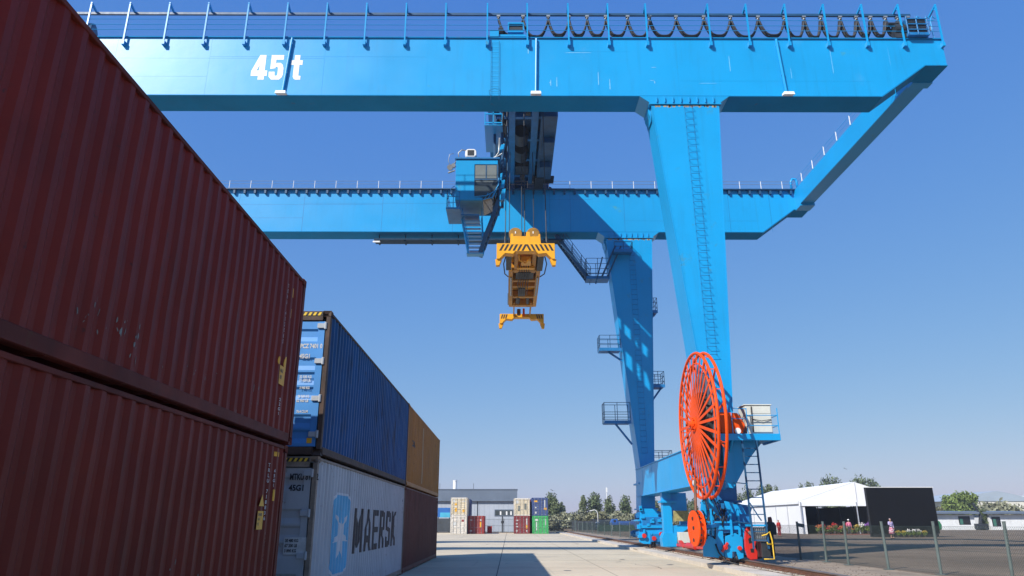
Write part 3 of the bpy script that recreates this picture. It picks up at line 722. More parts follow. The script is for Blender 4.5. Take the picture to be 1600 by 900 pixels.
# end tie beam between the girder tips
EX0, EX1 = 20.78, 21.66
MB().prism([(EX0,23.36),(EX1,23.36),(EX1,24.72),(EX0,24.72)], 'y', YN+GW+.002, YF-.002).build('end_tie_beam', M['girder'], crane)
m = MB()
m.box(EX0-.05, EX1+.10, YN+GW+.01, YN+GW+.5, 23.18, 23.34); m.box(EX0-.05, EX1+.10, YF-.95, YF-.01, 23.16, 23.34)
m.box(EX0-.03, EX1+.03, YN+GW+.52, YF-.97, 23.318, 23.357)
m.build('tie_flange', M['crane'], crane)
y = YN+GW+1
while y < YF-.6: MB().tube([(EX0-.02, y, 24.72), (EX0-.02, y, 25.35)], .03, 5).build('rail_stanchion', M['white'], crane); y += 1.9
m = MB(); m.tube([(EX0-.02, YN+GW, 25.33), (EX0-.02, YF, 25.33)], .013, 5); m.tube([(EX0-.02, YN+GW, 25.05), (EX0-.02, YF, 25.05)], .011, 5); m.build('hand_line', M['crane'], crane)
m = MB().tube([(20.6, YF-.1, 24.8), (20.6, YF-.1, 25.4), (20.75, YF-.1, 25.65), (20.98, YF-.1, 25.62), (21.05, YF-.1, 25.4), (21.05, YF-.1, 24.8)], .09, 8); m.build('bent_pipe', M['crane'], crane, smooth=True)

# legs
def legx(z): return 6.89+(20.95-z)*.1008, 10.16-(20.95-z)*.0496
def leg(y0, ytop=GW, ybot=1.95, mirror=None, near=True):
    def ring(z):
        a, b = legx(z); d = ytop+(ybot-ytop)*(20.95-z)/16
        if mirror is not None: a, b = mirror-b, mirror-a
        return [(a, y0, z), (b, y0, z), (b, y0+d, z), (a, y0+d, z)]
    g = MB().hexa(ring(4.3), ring(20.94)).build('leg', M['crane'], crane)
    m = MB()
    a, b = legx(20.9)
    c0, c1 = (6.34, 10.70)
    if mirror is not None: a, b, c0, c1 = mirror-b, mirror-a, mirror-c1, mirror-c0
    m.prism([(c0, ZB-.05), (c1, ZB-.05), (b+.06, ZB-.42), (a-.06, ZB-.42)], 'y', y0-.035, y0+GW+.035)
    m.box(a-.12, b+.12, y0-.06, y0+GW+.06, ZB-.50, ZB-.423)
    if mirror is None:
        pts = [(a-.11, ZB-.43), (a+.01, ZB-.43), (a+.01, 20.3), (a-.02, 20.55), (a-.10, 20.75)]
        m.prism(pts, 'y', y0+.35, y0+GW-.05)
    m.build('leg_head', M['crane'], g)
    n = 8
    for i in range(n):
        x = a+.25+i*(b-a-.5)/(n-1); MB().box(x-.02, x+.02, y0-.12, y0-.036, ZB-.42, ZB-.12).build('gusset', M['crane'], g)
    r = MB(); rr = random.Random(3)
    for i in range(26):
        x = a+.12+rr.random()*(b-a-.24); h = rr.uniform(.03, .12)
        r.box(x, x+rr.uniform(.05,.16), y0-.004, y0-.0005, ZB-.54-h, ZB-.54)
    r.build('rust_runs', surface('rust_and_primer_stain', (.36,.27,.17), .8, .4, 9), g)
    for s_ in (0, 1):
        e = MB(); A = ring(4.3); B = ring(20.9)
        e.bar(Vector(A[s_])-Vector((0,.004,0)), Vector(B[s_])-Vector((0,.004,0)), .035, .035); e.build('edge_seam', M['crane'], g)
    return g
lN = leg(YN); lF = leg(YF)
leg(YN, mirror=-15.5); leg(YF, mirror=-15.5)                                  # the far pair of legs, behind the containers
def rung_ladder(y0, z0, z1, ringz=(), standoff=.17):
    m = MB(); x0, x1 = 8.67, 8.775
    def cx(z): return x0+(x1-x0)*(20.8-z)/12
    z = z0
    while z < z1:
        c = cx(z); m.tube([(c-.19, y0, z), (c-.19, y0-standoff, z-.03), (c+.19, y0-standoff, z-.03), (c+.19, y0, z)], .012, 5); z += .36
    for s_ in (-.19, .19): m.tube([(cx(z0)+s_, y0-.03, z0), (cx(z1)+s_, y0-.03, z1)], .005, 4)
    return m
rung_ladder(YN, 8.6, 20.9).build('rung_ladder', M['rungs'], lN)
rung_ladder(YF, 6.0, 20.0, standoff=.08).build('rung_ladder', M['crane_d'], lF)

# sill beam joining the two legs above the bogies
MB().box(8.36, 9.40, YN+1.6, YF+1.2, 3.30, 4.96).build('sill_beam', M['crane'], crane, bevel=.01)
m = MB()
for y in (33.5, 38.4, 43.5, 46.6): m.box(8.352, 8.36, y-.012, y+.012, 3.31, 4.95)
m.box(8.30, 9.46, YN+1.7, YF+1.1, 4.962, 5.0); m.box(8.30, 9.46, YN+1.7, YF+1.1, 3.262, 3.298)
m.build('sill_flange', M['crane'], crane)
# leg feet below the sill
for (y0, y1, nm) in ((YN+.05, YN+1.95, 'n'), (YF+.05, YF+1.95, 'f')):
    m = MB()
    m.hexa([(8.40,y0,2.55),(9.30,y0,2.55),(9.30,y1,2.55),(8.40,y1,2.55)], [(8.48,y0,4.32),(9.36,y0,4.32),(9.36,y1,4.32),(8.48,y1,4.32)])
    m.box(8.28, 9.46, y0-.10, y1+.1, 2.45, 2.54)
    m.box(8.30, 9.50, y0-.06, y1+.06, 4.02, 4.12)
    m.build('leg_foot', M['crane_d'] if nm == 'n' else M['crane'], crane, bevel=.008)
def bogie(yc, big=True):
    """equaliser, two wheel trucks, motors and buffers under one leg"""
    bx = 8.98
    m = MB()
    m.prism([(yc-1.9,1.55),(yc-1.5,1.25),(yc+1.5,1.25),(yc+1.9,1.55),(yc+.55,2.45),(yc-.55,2.45)], 'x', bx-.62, bx-.50)
    m.prism([(yc-1.9,1.55),(yc-1.5,1.25),(yc+1.5,1.25),(yc+1.9,1.55),(yc+.55,2.45),(yc-.55,2.45)], 'x', bx+.34, bx+.46)
    m.box(bx-.499, bx+.339, yc-1.7, yc+1.7, 1.45, 1.58); m.box(bx-.499, bx+.339, yc-.6, yc+.6, 2.2, 2.40)
    m.box(bx-.72, bx+.52, yc-1.95, yc-1.86, 1.30, 2.0)
    m.prism([(bx-1.0,1.95),(bx+.60,1.95),(bx+.72,2.25),(bx+.2,2.42),(bx-.55,2.42),(bx-1.05,2.2)], 'y', yc-1.5, yc-1.40)
    m.cyl((bx-.1, yc, 2.05), (1,0,0), .17, 1.5, 16)
    b = m.build('bogie', M['crane_d'], crane, bevel=.008)
    for s_ in (-1, 1):
        q = MB(); y = yc+s_*1.15
        for xs in ((-.30, -.22), (.20, .28)):
            q.prism([(y-.85,.55),(y-.70,.40),(y-.25,.40),(y-.12,.62),(y+.12,.62),(y+.25,.40),(y+.70,.40),(y+.85,.55),(y+.85,1.02),(y+.30,1.24),(y-.30,1.24),(y-.85,1.02)], 'x', bx+xs[0], bx+xs[1])
        q.box(bx-.219, bx+.199, y-.85, y-.78, .55, 1.0); q.box(bx-.219, bx+.199, y+.78, y+.85, .55, 1.0)
        q.box(bx-.219, bx+.199, y-.30, y+.30, 1.08, 1.238)
        q.cyl((bx-.02, y, 1.34), (1,0,0), .11, .9, 12)
        tr_ = q.build('wheel_truck', M['crane_d'], b, bevel=.006)
        for w_ in (-.48, .48):
            ww = MB().cyl((bx, y+w_, .62), (1,0,0), .285, .13, 24); ww.cyl((bx, y+w_, .62), (1,0,0), .325, .05, 24).cyl((bx, y+w_, .62), (1,0,0), .09, .5, 12)
            ww.build('wheel', M['steel_dark'], b)
        mo = MB().cyl((bx-.62, y-s_*.1, .98), (1,0,0), .19, .55, 16); mo.cyl((bx-.95, y-s_*.1, .98), (1,0,0), .15, .12, 16); mo.box(bx-.36, bx-.305, y-s_*.1-.24, y-s_*.1+.24, .72, 1.22)
        for a in range(8): mo.bar((bx-.88, y-s_*.1+.2*math.cos(a*.785), .98+.2*math.sin(a*.785)), (bx-.4, y-s_*.1+.2*math.cos(a*.785), .98+.2*math.sin(a*.785)), .02)
        mo.build('drive_motor', M['crane_d'], b)
    return b
bN = bogie(YN+1.0); bF = bogie(YF+1.0)
# near front end: apron plates, hoses, buffers, clamp wheels
y = YN-.95-.10
m = MB()
m.prism([(8.02,2.62),(8.62,2.62),(8.72,2.2),(8.9,1.75),(8.1,1.75),(7.84,1.9)], 'y', y+.30, y+.38)
m.prism([(9.0,2.5),(9.75,2.35),(9.95,1.95),(9.6,1.62),(8.95,1.7)], 'y', y+.26, y+.34)
m.box(7.85, 9.70, y, y+.10, 1.42, 1.56); m.box(7.85, 9.70, y-.02, y+.1, 1.66, 1.73)
m.box(7.86, 8.02, y+.02, y+.16, .55, 1.41); m.box(9.56, 9.7, y+.02, y+.16, .5, 1.41)
m.prism([(7.78,.45),(8.45,.40),(8.40,1.05),(8.1,1.2),(7.8,1.1)], 'y', y-.05, y+.0)
m.prism([(8.72,.42),(9.02,.38),(9.05,.62),(9.22,.62),(9.3,.34),(9.52,.40),(9.55,1.15),(9.25,1.30),(8.80,1.18)], 'y', y-.07, y-.005)
m.box(8.15, 8.75, y+.05, y+.09, .45, 1.40)
for x in (8.25, 9.1, 9.45): m.box(x-.04, x+.04, y-.1, y+.05, 1.2, 2.2)
m.v = [(7.45+(v[0]-7.78)*.885, v[1], v[2]) for v in m.v]
m.build('bogie_apron', M['crane'], crane, bevel=.008)
m = MB(); rr = random.Random(11)
for i in range(9):
    x0 = rr.uniform(7.6, 9.0); x1 = x0+rr.uniform(-.4, .5); z0 = rr.uniform(1.7, 2.5); z1 = rr.uniform(1.2, 2.3)
    m.tube([(x0, y+.25, z0), (x0+.05, y+.05, z0+.1), ((x0+x1)/2, y-.06, min(z0,z1)-.2), (x1, y+.02, z1), (x1, y+.25, z1+.05)], rr.uniform(.014, .03), 6)
m.build('hydraulic_hose', M['rubber'], crane, smooth=True)
m = MB(); m.tube([(7.95, y-.08, .9), (8.02, y-.15, .6), (8.2, y-.45, .30), (8.5, y-.95, .2)], .03, 7)
m.build('earth_cable', M['rubber'], crane, smooth=True)
m = MB()
for (x, z, r_) in ((8.3,.78,.09),(8.85,.75,.08)): m.cyl((x, y-.1, z), (0,1,0), r_, .14, 14)
m.bar((8.15, y-.14, .62), (8.4, y-.14, .95), .09, .09)
m.build('red_fitting', M['red'], crane, bevel=.006)
cy_ = YN-1.45                                                                 # red lobed rail clamp facing the yard
prof = [(9.05,.42),(9.14,.34),(9.40,.36),(9.44,.62),(9.36,.80),(9.42,.98),(9.47,1.12),(9.44,1.34),(9.32,1.50),(9.16,1.53),(9.05,1.40),(8.99,1.05),(8.98,.72)]
o = MB().prism(prof, 'y', cy_, cy_+.14).build('rail_clamp', M['red'], crane, bevel=.02, seg=2)
q = MB(); q.prism([(9.14,.92),(9.30,.96),(9.34,1.06),(9.20,1.16),(9.12,1.08)], 'y', cy_-.006, cy_-.001); q.prism([(9.18,.60),(9.30,.60),(9.30,.76),(9.16,.74)], 'y', cy_-.006, cy_-.001)
q.build('clamp_recess', M['black'], o)
MB().cyl((9.22, cy_-.02, 1.30), (0,1,0), .085, .06, 14).build('clamp_pin', M['grey_steel'], o)
MB().prism([(9.3,.36),(9.64,.38),(9.66,1.1),(9.58,1.36),(9.46,1.40),(9.3,1.3)], 'y', cy_+.16, cy_+.6).build('clamp_body', M['black'], o)

# cable guide sheave, red, left of the near bogie, and guide pole
sx_, sy_, sz_ = 7.06, 28.95, 1.47
gs = MB()
gs.cyl((sx_, sy_, sz_), (1,.10,0), .66, .06, 40); gs.cyl((sx_+.22, sy_+.02, sz_), (1,.10,0), .66, .06, 40); gs.cyl((sx_+.11, sy_+.01, sz_), (1,.1,0), .54, .2, 32)
gso = gs.build('cable_guide_sheave', M['orange'], crane, bevel=.012)
q = MB()
for i in range(16):
    a = i*math.pi/8; q.box(sx_+.08, sx_+.15, sy_+.60*math.cos(a)-.05, sy_+.60*math.cos(a)+.05, sz_+.60*math.sin(a)-.04, sz_+.60*math.sin(a)+.04)
for (a, b) in ((.0,.36),(.02,-.42),(-.05,.02)): q.cyl((sx_-.035, sy_+a, sz_+b), (1,.1,0), .07, .03, 10)
q.build('sheave_bolt', M['black'], gso)
m = MB(); m.tube([(7.18, 29.0, 2.0), (7.30, 29.2, 3.3)], .055, 8); m.build('guide_pole', M['rail'], crane)
m = MB(); m.bar((7.3, 29.0, 1.5), (8.3, 29.6, 1.6), .12, .12); m.build('sheave_arm', M['crane_d'], crane)
# storm anchor strut under the middle of the sill, with cabinet and red linkage
m = MB()
m.box(8.52, 9.02, 41.75, 42.25, .95, 3.26); m.box(8.40, 9.30, 41.6, 42.4, 2.72, 2.84); m.box(9.02, 9.9, 41.9, 42.35, 2.0, 3.26)
m.box(9.5, 9.95, 41.95, 42.2, 1.3, 2.0); m.prism([(8.40,.42),(9.15,.42),(9.2,.95),(9.0,1.15),(8.5,1.15),(8.36,.9)], 'y', 41.65, 42.35)
m.prism([(9.02,1.5),(9.95,1.62),(9.9,1.38),(9.3,1.0),(9.02,.98)], 'y', 41.8, 42.3)
m.build('storm_anchor', M['crane'], crane, bevel=.01)
MB().box(9.22, 9.80, 41.3, 41.75, .62, 1.18).build('anchor_cabinet', M['cabinet'], crane, bevel=.01)
m = MB(); m.bar((9.15, 41.4, .52), (9.15, 35.2, .55), .16, .14); m.bar((9.15, 40.8, .72), (9.15, 39.8, .48), .2, .12); m.cyl((9.15, 38.2, .55), (0,1,0), .16, 1.8, 12); m.box(8.95, 9.35, 34.6, 35.3, .40, .68)
m.build('anchor_linkage', M['red'], crane, bevel=.01)
m = MB()
for i in range(4): m.box(9.72+.07*i, 9.74+.07*i, 42.05, 42.1, 1.2, 2.0)
m.box(9.05, 9.9, 41.55, 41.6, 1.75, 2.3)
m.build('mesh_guard', surface('yellowed_mesh', (.30,.26,.10), .7, .3, 9), crane)
# clutter on the far bogie
m = MB(); rr = random.Random(21)
for i in range(16):
    x = rr.uniform(7.9, 9.6); z = rr.uniform(.6, 2.5); m.box(x, x+rr.uniform(.08,.3), YF-1.05, YF-.9+rr.uniform(0,.2), z, z+rr.uniform(.06,.3))
m.box(8.0, 9.6, YF-1.0, YF-.92, 1.35, 1.5); m.box(7.95, 8.1, YF-1.0, YF+1.5, 1.75, 1.85)
m.build('bogie_apron', M['crane'], crane, bevel=.006)
MB().prism([(8.0,.55),(8.3,.42),(8.7,.42),(8.85,.60),(9.0,.42),(9.35,.42),(9.45,.6),(9.42,1.3),(9.2,2.5),(8.2,2.5),(8.05,1.5)], 'y', YF-.88, YF-.80).build('foot_plate', M['crane'], crane, bevel=.01)
m = MB()
for (x, z) in ((8.3,.9),(8.9,.75),(9.35,1.0)): m.cyl((x, YF-1.02, z), (0,1,0), .13, .14, 12)
m.build('red_fitting', M['red'], crane)

# cable reel
RC = Vector((7.84, YN-.80, 5.50)); RR = 2.90; ta = R(0.6)
ax = Vector((math.cos(ta), math.sin(ta)*1.0, 0)); ay = Vector((-math.sin(ta), math.cos(ta), 0))
def rp(a, u, t): return RC+ay*(u*math.cos(a))+Vector((0,0,1))*(u*math.sin(a))+ax*t
reel = MB()
reel.ring(RC-ax*.14, ax, RR, .062, 72, 8); reel.ring(RC+ax*.16, ax, RR, .062, 72, 8); reel.ring(RC-ax*.14, ax, RR-.42, .035, 72, 6)
for i in range(18):
    a = i*2*math.pi/18; reel.bar(rp(a, RR-.02, -.14), rp(a, RR-.02, .16), .035, .035)
reel = reel.build('cable_reel', M['orange'], crane)
for i in range(32):
    a = i*2*math.pi/32+.04
    m = MB().bar(rp(a, .20, -.26), rp(a, RR-.02, -.14), .115, .022, up=ax); m.build('spoke', M['orange'], reel)
    if i % 3 == 0: m = MB().bar(rp(a, .22, .2), rp(a, RR-.02, .16), .085, .05, up=ax); m.build('spoke', M['orange'], reel)
m = MB(); m.cyl(RC, ax, .30, .62, 24); m.cyl(RC-ax*.36, ax, .19, .12, 16); m.cyl(RC-ax*.44, ax, .10, .12, 12)
for i in range(8):
    a = i*math.pi/4; m.cyl(rp(a, .25, -.33), ax, .035, .08, 8)
m.build('reel_hub', M['orange'], reel, bevel=.01)
m = MB()
m.cyl(RC+ax*.03, ax, 1.25, .16, 48)
for k in range(4): m.ring(RC+ax*(-.04+.05*k), ax, 1.27, .03, 56, 5)
m.build('wound_cable', M['rubber'], reel)
m = MB(); m.cyl(RC+ax*.13, ax, 2.10, .03, 56); m.build('backing_disc', surface('grey_disc_paint', (.10,.13,.19), .5, .2, 2), reel)
m = MB().cyl(rp(-1.17, 2.45, -.22), ax, .09, .08, 12); m.build('reflector', M['white'], reel)
m = MB().cyl(RC+ax*.75, ax, .16, .9, 16); m.build('reel_axle', M['steel_dark'], reel)

# reel platform, gearbox, electrical cabinet, ladder
PY = 28.55
m = MB()
m.box(8.35, 10.62, PY+.1, YN-.01, 4.80, 4.93); m.box(8.0, 10.62, PY, PY+.095, 4.74, 5.0)
m.box(10.55, 10.64, PY+.1, YN-.01, 4.74, 5.0)
m.prism([(8.45,4.79),(9.95,4.79),(8.75,2.95),(8.45,3.0)], 'y', PY+.5, PY+.58)
m.prism([(8.45,4.79),(10.4,4.79),(8.75,2.95),(8.45,3.0)], 'y', YN-.3, YN-.22)
m.prism([(PY,4.79),(YN-.02,4.79),(YN-.02,3.0)], 'x', 8.7, 8.78)
m.build('reel_platform', M['crane'], crane, bevel=.006)
m = MB()
m.prism([(8.35,5.02),(9.20,5.02),(9.32,5.36),(9.05,5.82),(8.3,5.86)], 'y', PY+.12, PY+1.0); m.cyl((8.5, PY+.7, 5.5), (1,0,0), .36, .7, 20); m.cyl((9.1, PY+.7, 5.15), (1,0,0), .2, .4, 14)
m.build('reel_gearbox', M['orange'], crane, bevel=.02)
m = MB().cyl((9.0, PY+.25, 5.12), (0,1,0), .12, .3, 14); m.build('gearbox_motor', M['white'], crane)
cab_ = MB().box(9.42, 10.45, PY+.28, PY+1.15, 5.02, 6.14).box(9.38, 10.49, PY+.24, PY+1.19, 6.145, 6.19).build('electrical_cabinet', M['cabinet'], crane, bevel=.012)
q = MB()
for (xa, xb) in ((9.70, 10.42),):
    for (za, zb_) in ((5.06, 5.42), (5.46, 5.78), (5.82, 6.10)): q.box(xa, xb, PY+.265, PY+.278, za, zb_)
q.box(9.46, 9.64, PY+.268, PY+.278, 5.08, 6.08)
q.build('cabinet_panel', M['cabinet'], cab_, bevel=.004)
q = MB(); q.tube([(9.66, PY+.25, 5.1), (9.64, PY+.22, 5.6), (9.67, PY+.25, 6.1)], .02, 6); q.tube([(9.66, PY+.24, 5.6), (10.0, PY+.2, 5.52), (10.4, PY+.24, 5.58)], .014, 5); q.build('cabinet_cable', M['rubber'], cab_)
m = MB()
for z in (5.35, 5.75):
    m.tube([(8.75, PY+.04, z+.25), (9.4, PY+.04, z+.22)], .016, 5); m.tube([(9.4, PY+.04, z-.03), (10.6, PY+.04, z-.03), (10.6, YN-.1, z-.03)], .016, 5)
for x in (8.78, 9.38, 10.6): m.tube([(x, PY+.04, 5.0), (x, PY+.04, 6.0)], .02, 5)
m.tube([(10.6, YN-.1, 5.0), (10.6, YN-.1, 6.0)], .02, 5)
m.build('platform_rail', M['crane'], crane)
def ladder(p0, p1, wdir, w, n, r=.035):
    m = MB(); p0 = Vector(p0); p1 = Vector(p1); wd = Vector(wdir).normalized()*w/2
    m.bar(p0-wd, p1-wd, r, r*1.9); m.bar(p0+wd, p1+wd, r, r*1.9)
    for i in range(1, n): c = p0+(p1-p0)*i/n; m.bar(c-wd, c+wd, .035, .035)
    return m
ladder((9.38, PY-.12, .75), (9.36, PY-.02, 4.74), (1,0,0), .56, 13, .05).build('access_ladder', M['ladderdark'], crane)
for z in (1.65, 2.3, 3.1): MB().tube([(9.08, PY-.05, z), (8.8, PY-.05, z+.03), (8.75, PY+.9, z+.1)], .02, 5).build('ladder_brace', M['ladderdark'], crane)
m = MB()
m.tube([(9.12, PY-.1, 2.4), (9.4, PY-.1, 1.9), (9.5, PY-.1, 1.75)], .025, 5)
m.build('ladder_brace', M['ladderdark'], crane)
m = MB(); m.box(9.05, 9.72, PY-.1, PY+.5, 1.55, 1.62); m.build('ladder_step', M['crane'], crane)
m = MB()
for i in range(7): m.box(9.14+.075*i, 9.17+.075*i, PY-.02, PY+.02, 1.12, 1.5)
m.box(9.1, 9.68, PY+.03, PY+.06, 1.02, 1.52); m.build('grating_step', M['grey_steel'], crane)
m = MB(); m.tube([(9.42, PY-.2, .40), (9.80, PY-.2, .40), (9.79, PY-.2, 1.05), (9.72, PY-.2, 1.36), (9.6, PY-.2, 1.26), (9.42, PY-.2, 1.22)], .028, 6); m.tube([(9.79, PY-.2, .92), (9.6, PY-.2, .93), (9.6, PY-.2, .99)], .026, 6)
m.build('yellow_handrail', M['hazard'], crane, smooth=True)
MB().box(9.42, 9.74, PY-.05, PY+.5, .45, 1.0).build('step_box', M['steel_dark'], crane, bevel=.01)

# service platforms and stairs round the far leg
def platform(x0, x1, y0, y1, z, h=1.05, sides='lrf', brace=None):
    m = MB(); m.box(x0, x1, y0, y1, z, z+.09); m.box(x0-.02, x1+.02, y0-.03, y0-.002, z-.05, z+.16)
    if brace: m.bar((brace[0], (y0+y1)/2, z), (brace[1], (y0+y1)/2, brace[2]), .12, .12)
    o = m.build('service_platform', M['crane_d'], crane)
    q = MB(); c = [(x0,y0),(x1,y0),(x1,y1),(x0,y1)]
    segs = {'f': (0,1), 'r': (1,2), 'b': (2,3), 'l': (3,0)}
    for s_ in sides:
        a, b = c[segs[s_][0]], c[segs[s_][1]]
        for zz in (z+.38, z+.72, z+h): q.tube([(a[0],a[1],zz),(b[0],b[1],zz)], .020, 5)
        n = 3
        for i in range(n): 
            u = i/(n-1); q.tube([(a[0]+(b[0]-a[0])*u, a[1]+(b[1]-a[1])*u, z+.05), (a[0]+(b[0]-a[0])*u, a[1]+(b[1]-a[1])*u, z+h)], .022, 5)
    q.build('platform_guard', M['ladderdark'], o)
    return o
platform(6.18, 7.62, YF+.25, YF+1.3, 12.88, sides='flb', brace=(6.8, 7.8, 12.2))
platform(6.32, 8.05, YF+.25, YF+1.3, 7.95, h=1.35, sides='flb', brace=(7.1, 8.15, 6.6))
platform(9.82, 10.28, YF+.2, YF+1.3, 15.55, sides='frb', brace=(10.1, 9.85, 15.0))
platform(9.62, 10.44, YF+.2, YF+1.3, 10.35, sides='frb', brace=(10.3, 9.65, 9.5))
platform(9.35, 10.62, YF+.2, YF+1.3, 5.10, sides='frb', brace=(9.9, 9.4, 4.9))
platform(5.45, 7.05, YF+.2, YF+1.3, 18.05, h=1.5, sides='flb')
platform(7.35, 8.62, YF-.75, YF-.02, 19.72, h=.7, sides='fr')
m = MB()
for yy in (YF+.35, YF+1.05): m.bar((3.35, yy, 21.4), (5.55, yy, 18.15), .08, .30, up=(0,0,1))
for i in range(13): u = (i+.5)/13; c = Vector((3.35+2.2*u, YF+.7, 21.4-3.25*u)); m.box(c.x-.12, c.x+.12, YF+.39, YF+1.01, c.z-.02, c.z+.02)
m.build('staircase', M['ladderdark'], crane)
m = MB()
for yy in (YF+.30, YF+1.1):
    for dz in (.45, .75, 1.05): m.tube([(3.9, yy, 20.6+dz), (5.75, yy, 17.9+dz)], .02, 5)
    for i in range(4): u = i/3; m.tube([(3.9+1.85*u, yy, 20.55-2.7*u), (3.9+1.85*u, yy, 21.65-2.7*u)], .024, 5)
m.build('stair_rail', M['ladderdark'], crane)
m = MB(); m.bar((6.5, YF-.02, 18.1), (7.5, YF-.3, 20.3), .14, .10); m.bar((6.9, YF-.02, 18.1), (7.9, YF-.3, 20.3), .05, .10); m.bar((6.05, YF+.1, 17.6), (6.6, YF+.1, 19.6), .09, .09); m.build('stair_string', M['ladderdark'], crane)

# ------------------------------------------------------------------ trolley riding on the girders, with the operator's cab
TZ = 25.22
tro = thing('crane_trolley', 'dark blue hoist trolley with glazed operator cab slung under it, riding the crane girders', 'crane trolley', (.8, 39.5, TZ), world=True)
m = MB()
for x0, x1 in ((-1.3,-.85), (-.05,.35), (1.35,1.78), (2.45,2.9)): m.box(x0, x1, YN+1.55, YF+GW-.15, TZ, TZ+.62)
m.box(-1.3, 2.9, YN+.75, YN+1.0, TZ-.15, TZ+.10)
for x0, x1 in ((-1.3,-.85), (2.45,2.9)): m.box(x0, x1, YN+1.001, YN+1.549, TZ-.1, TZ+.35)
for y in (YN+1.56, 33.9, 36.1, 38.6, 41.3, 44.0, 46.4, YF+.9): m.box(-1.296, 2.896, y, y+.28, TZ+.03, TZ+.60)
m.build('trolley_frame', M['crane_d'], tro, bevel=.01)
MB().box(-1.28, 2.88, 44.0, YF+GW-.3, TZ+.625, TZ+.70).build('trolley_deck', M['crane_d'], tro)
m = MB()
for (x0,x1,y0,y1,z0,z1) in ((-.8,2.4,34.5,45.6,TZ+.63,27.45), (-1.25,-.2,33.0,36.5,TZ+.63,26.9), (1.9,2.88,37.6,45.9,TZ-.55,TZ-.004),(2.1,2.8,40,41.6,TZ-.95,TZ-.56),(2.0,2.75,43.2,44.6,TZ-1.0,TZ-.56)): m.box(x0,x1,y0,y1,z0,z1)
m.build('machinery_house', M['ladderdark'], tro, bevel=.02)  # house and boxes below the trolley coloured dark to stand for shade
for (x, y) in ((.75,41.2),(.75,43.4)): MB().cyl((x, y, TZ+.2), (0,1,0), .45, 1.3, 24).build('hoist_drum', M['steel_dark'], tro)
for (x, y) in ((1.1, 37.6), (2.1, 46.8), (.9, 46.2)): MB().cyl((x, y, TZ-.1), (1,0,0), .35, .3, 18).build('rope_pulley', M['steel_dark'], tro)
m = MB()
MB().box(.4, 1.3, 44.6, 45.8, TZ-.2, TZ+.5).build('drive_unit', M['steel_dark'], tro); MB().box(-.8,-.1,39.5,40.5,TZ-.1,TZ+.4).build('drive_unit', M['steel_dark'], tro); m.box(1.8, 2.4, 45.6, 47.3, TZ-.6, TZ+.4)
for i in range(5): m.box(1.6, 3.15, 46.0+.22*i, 46.06+.22*i, TZ-.35, TZ-.2)
m.build('drive_unit', M['steel_dark'], tro)
for (x, y) in ((-1.0, YN+.68), (2.6, YN+.68), (-1.0, YF+.68), (2.6, YF+.68)):
    m = MB().cyl((x-.35, y, TZ-.06), (0,1,0), .2, .12, 18); m.cyl((x+.35, y, TZ-.06), (0,1,0), .2, .12, 18); m.build('trolley_wheel', M['steel_dark'], tro)
# end equipment seen over the near girder
m = MB(); m.box(-.55, .80, YN-.02, YN+.30, 24.90, 25.02); m.box(-.10, .70, YN+.05, YN+.5, 25.22, 25.30); m.box(-.1,.7,YN+.05,YN+.5,25.72,25.80)
for x in (-.1, .66): m.box(x, x+.06, YN+.05, YN+.1, 25.3, 25.72)
m.box(-1.0, -.55, YN-.1, YN+.25, 24.84, 25.2)
m.build('trolley_guard', M['crane'], tro)
m = MB(); m.cyl((.3, YN+.3, 25.45), (1,0,0), .22, .75, 16); m.cyl((-.45, YN+.2, 25.35), (1,0,0), .2, .25, 14); m.build('travel_motor', M['steel_dark'], tro)
# side box with ladder openings hanging left of the trolley
m = MB(); m.box(-1.45,-.41,36.6,39.8,23.48,23.52)
for x in (-1.45,-.46):
    for y in (36.6,39.75): m.box(x,x+.05,y,y+.05,23.521,25.2)
    m.box(x,x+.04,36.66,39.74,24.4,24.44)
for z in (23.62, 24.2, 24.75): m.box(-1.395,-.465,36.6,36.65,z,z+.07)
m.box(-.98,-.93,36.6,36.66,23.56,25.2)
m.build('side_cage', M['crane'], tro)
m = MB(); m.tube([(-.36, 36.5, 25.15), (-.34, 36.4, 24.5), (-.4, 36.5, 23.7), (-.3, 37.0, 22.9)], .05, 7); m.build('cab_cable', M['rubber'], tro, smooth=True)
# operator's cab
CX0, CX1, CY0, CY1, CZ0, CZ1 = -3.05, -.58, 36.8, 38.95, 18.84, 21.38
m = MB()
m.prism([(CX0,CZ0),(-1.52,CZ0),(-1.52,19.0),(-1.98,19.08),(-1.98,21.06),(-.66,21.06),(-.66,CZ1),(CX0,CZ1)], 'y', CY0, CY0+.06)
m.box(CX0, CX0+.06, CY0+.061, CY1, CZ0, CZ1); m.box(CX0, CX1, CY1, CY1+.06, CZ0, CZ1)
m.box(CX0, -1.5, CY0+.062, CY1-.002, CZ0, CZ0+.07)
m.build('operator_cab', M['crane'], tro, bevel=.02)
cabo = bpy.data.objects['operator_cab']
MB().box(CX0-.06, CX1+.03, CY0-.08, CY1+.1, CZ1+.003, CZ1+.10).build('cab_roof', M['crane_d'], cabo, bevel=.01)
MB().box(CX0+.1, -1.55, CY0+.08, CY1-.1, CZ0-.03, CZ0-.004).build('cab_underside', surface('grey_blue_panel', (.10,.30,.42), .6, .15, 1), cabo)
q = MB(); q.box(-1.975, -.70, CY0+.02, CY0+.045, 20.16, 21.05); q.box(-1.975, -.72, CY0+.02, CY0+.045, 19.10, 20.08)
q.box(-.66, -.64, CY0+.1, CY1-.1, 19.2, 21.05)
q.build('window', M['glass'], cabo)
q = MB(); q.box(-1.95, -1.36, CY0+.010, CY0+.019, 20.2, 21.02); q.box(-1.30, -.74, CY0+.010, CY0+.019, 20.2, 21.02); q.prism([(-1.92,20.04),(-.9,20.04),(-1.0,19.75),(-1.8,19.8)], 'y', CY0+.012, CY0+.019)
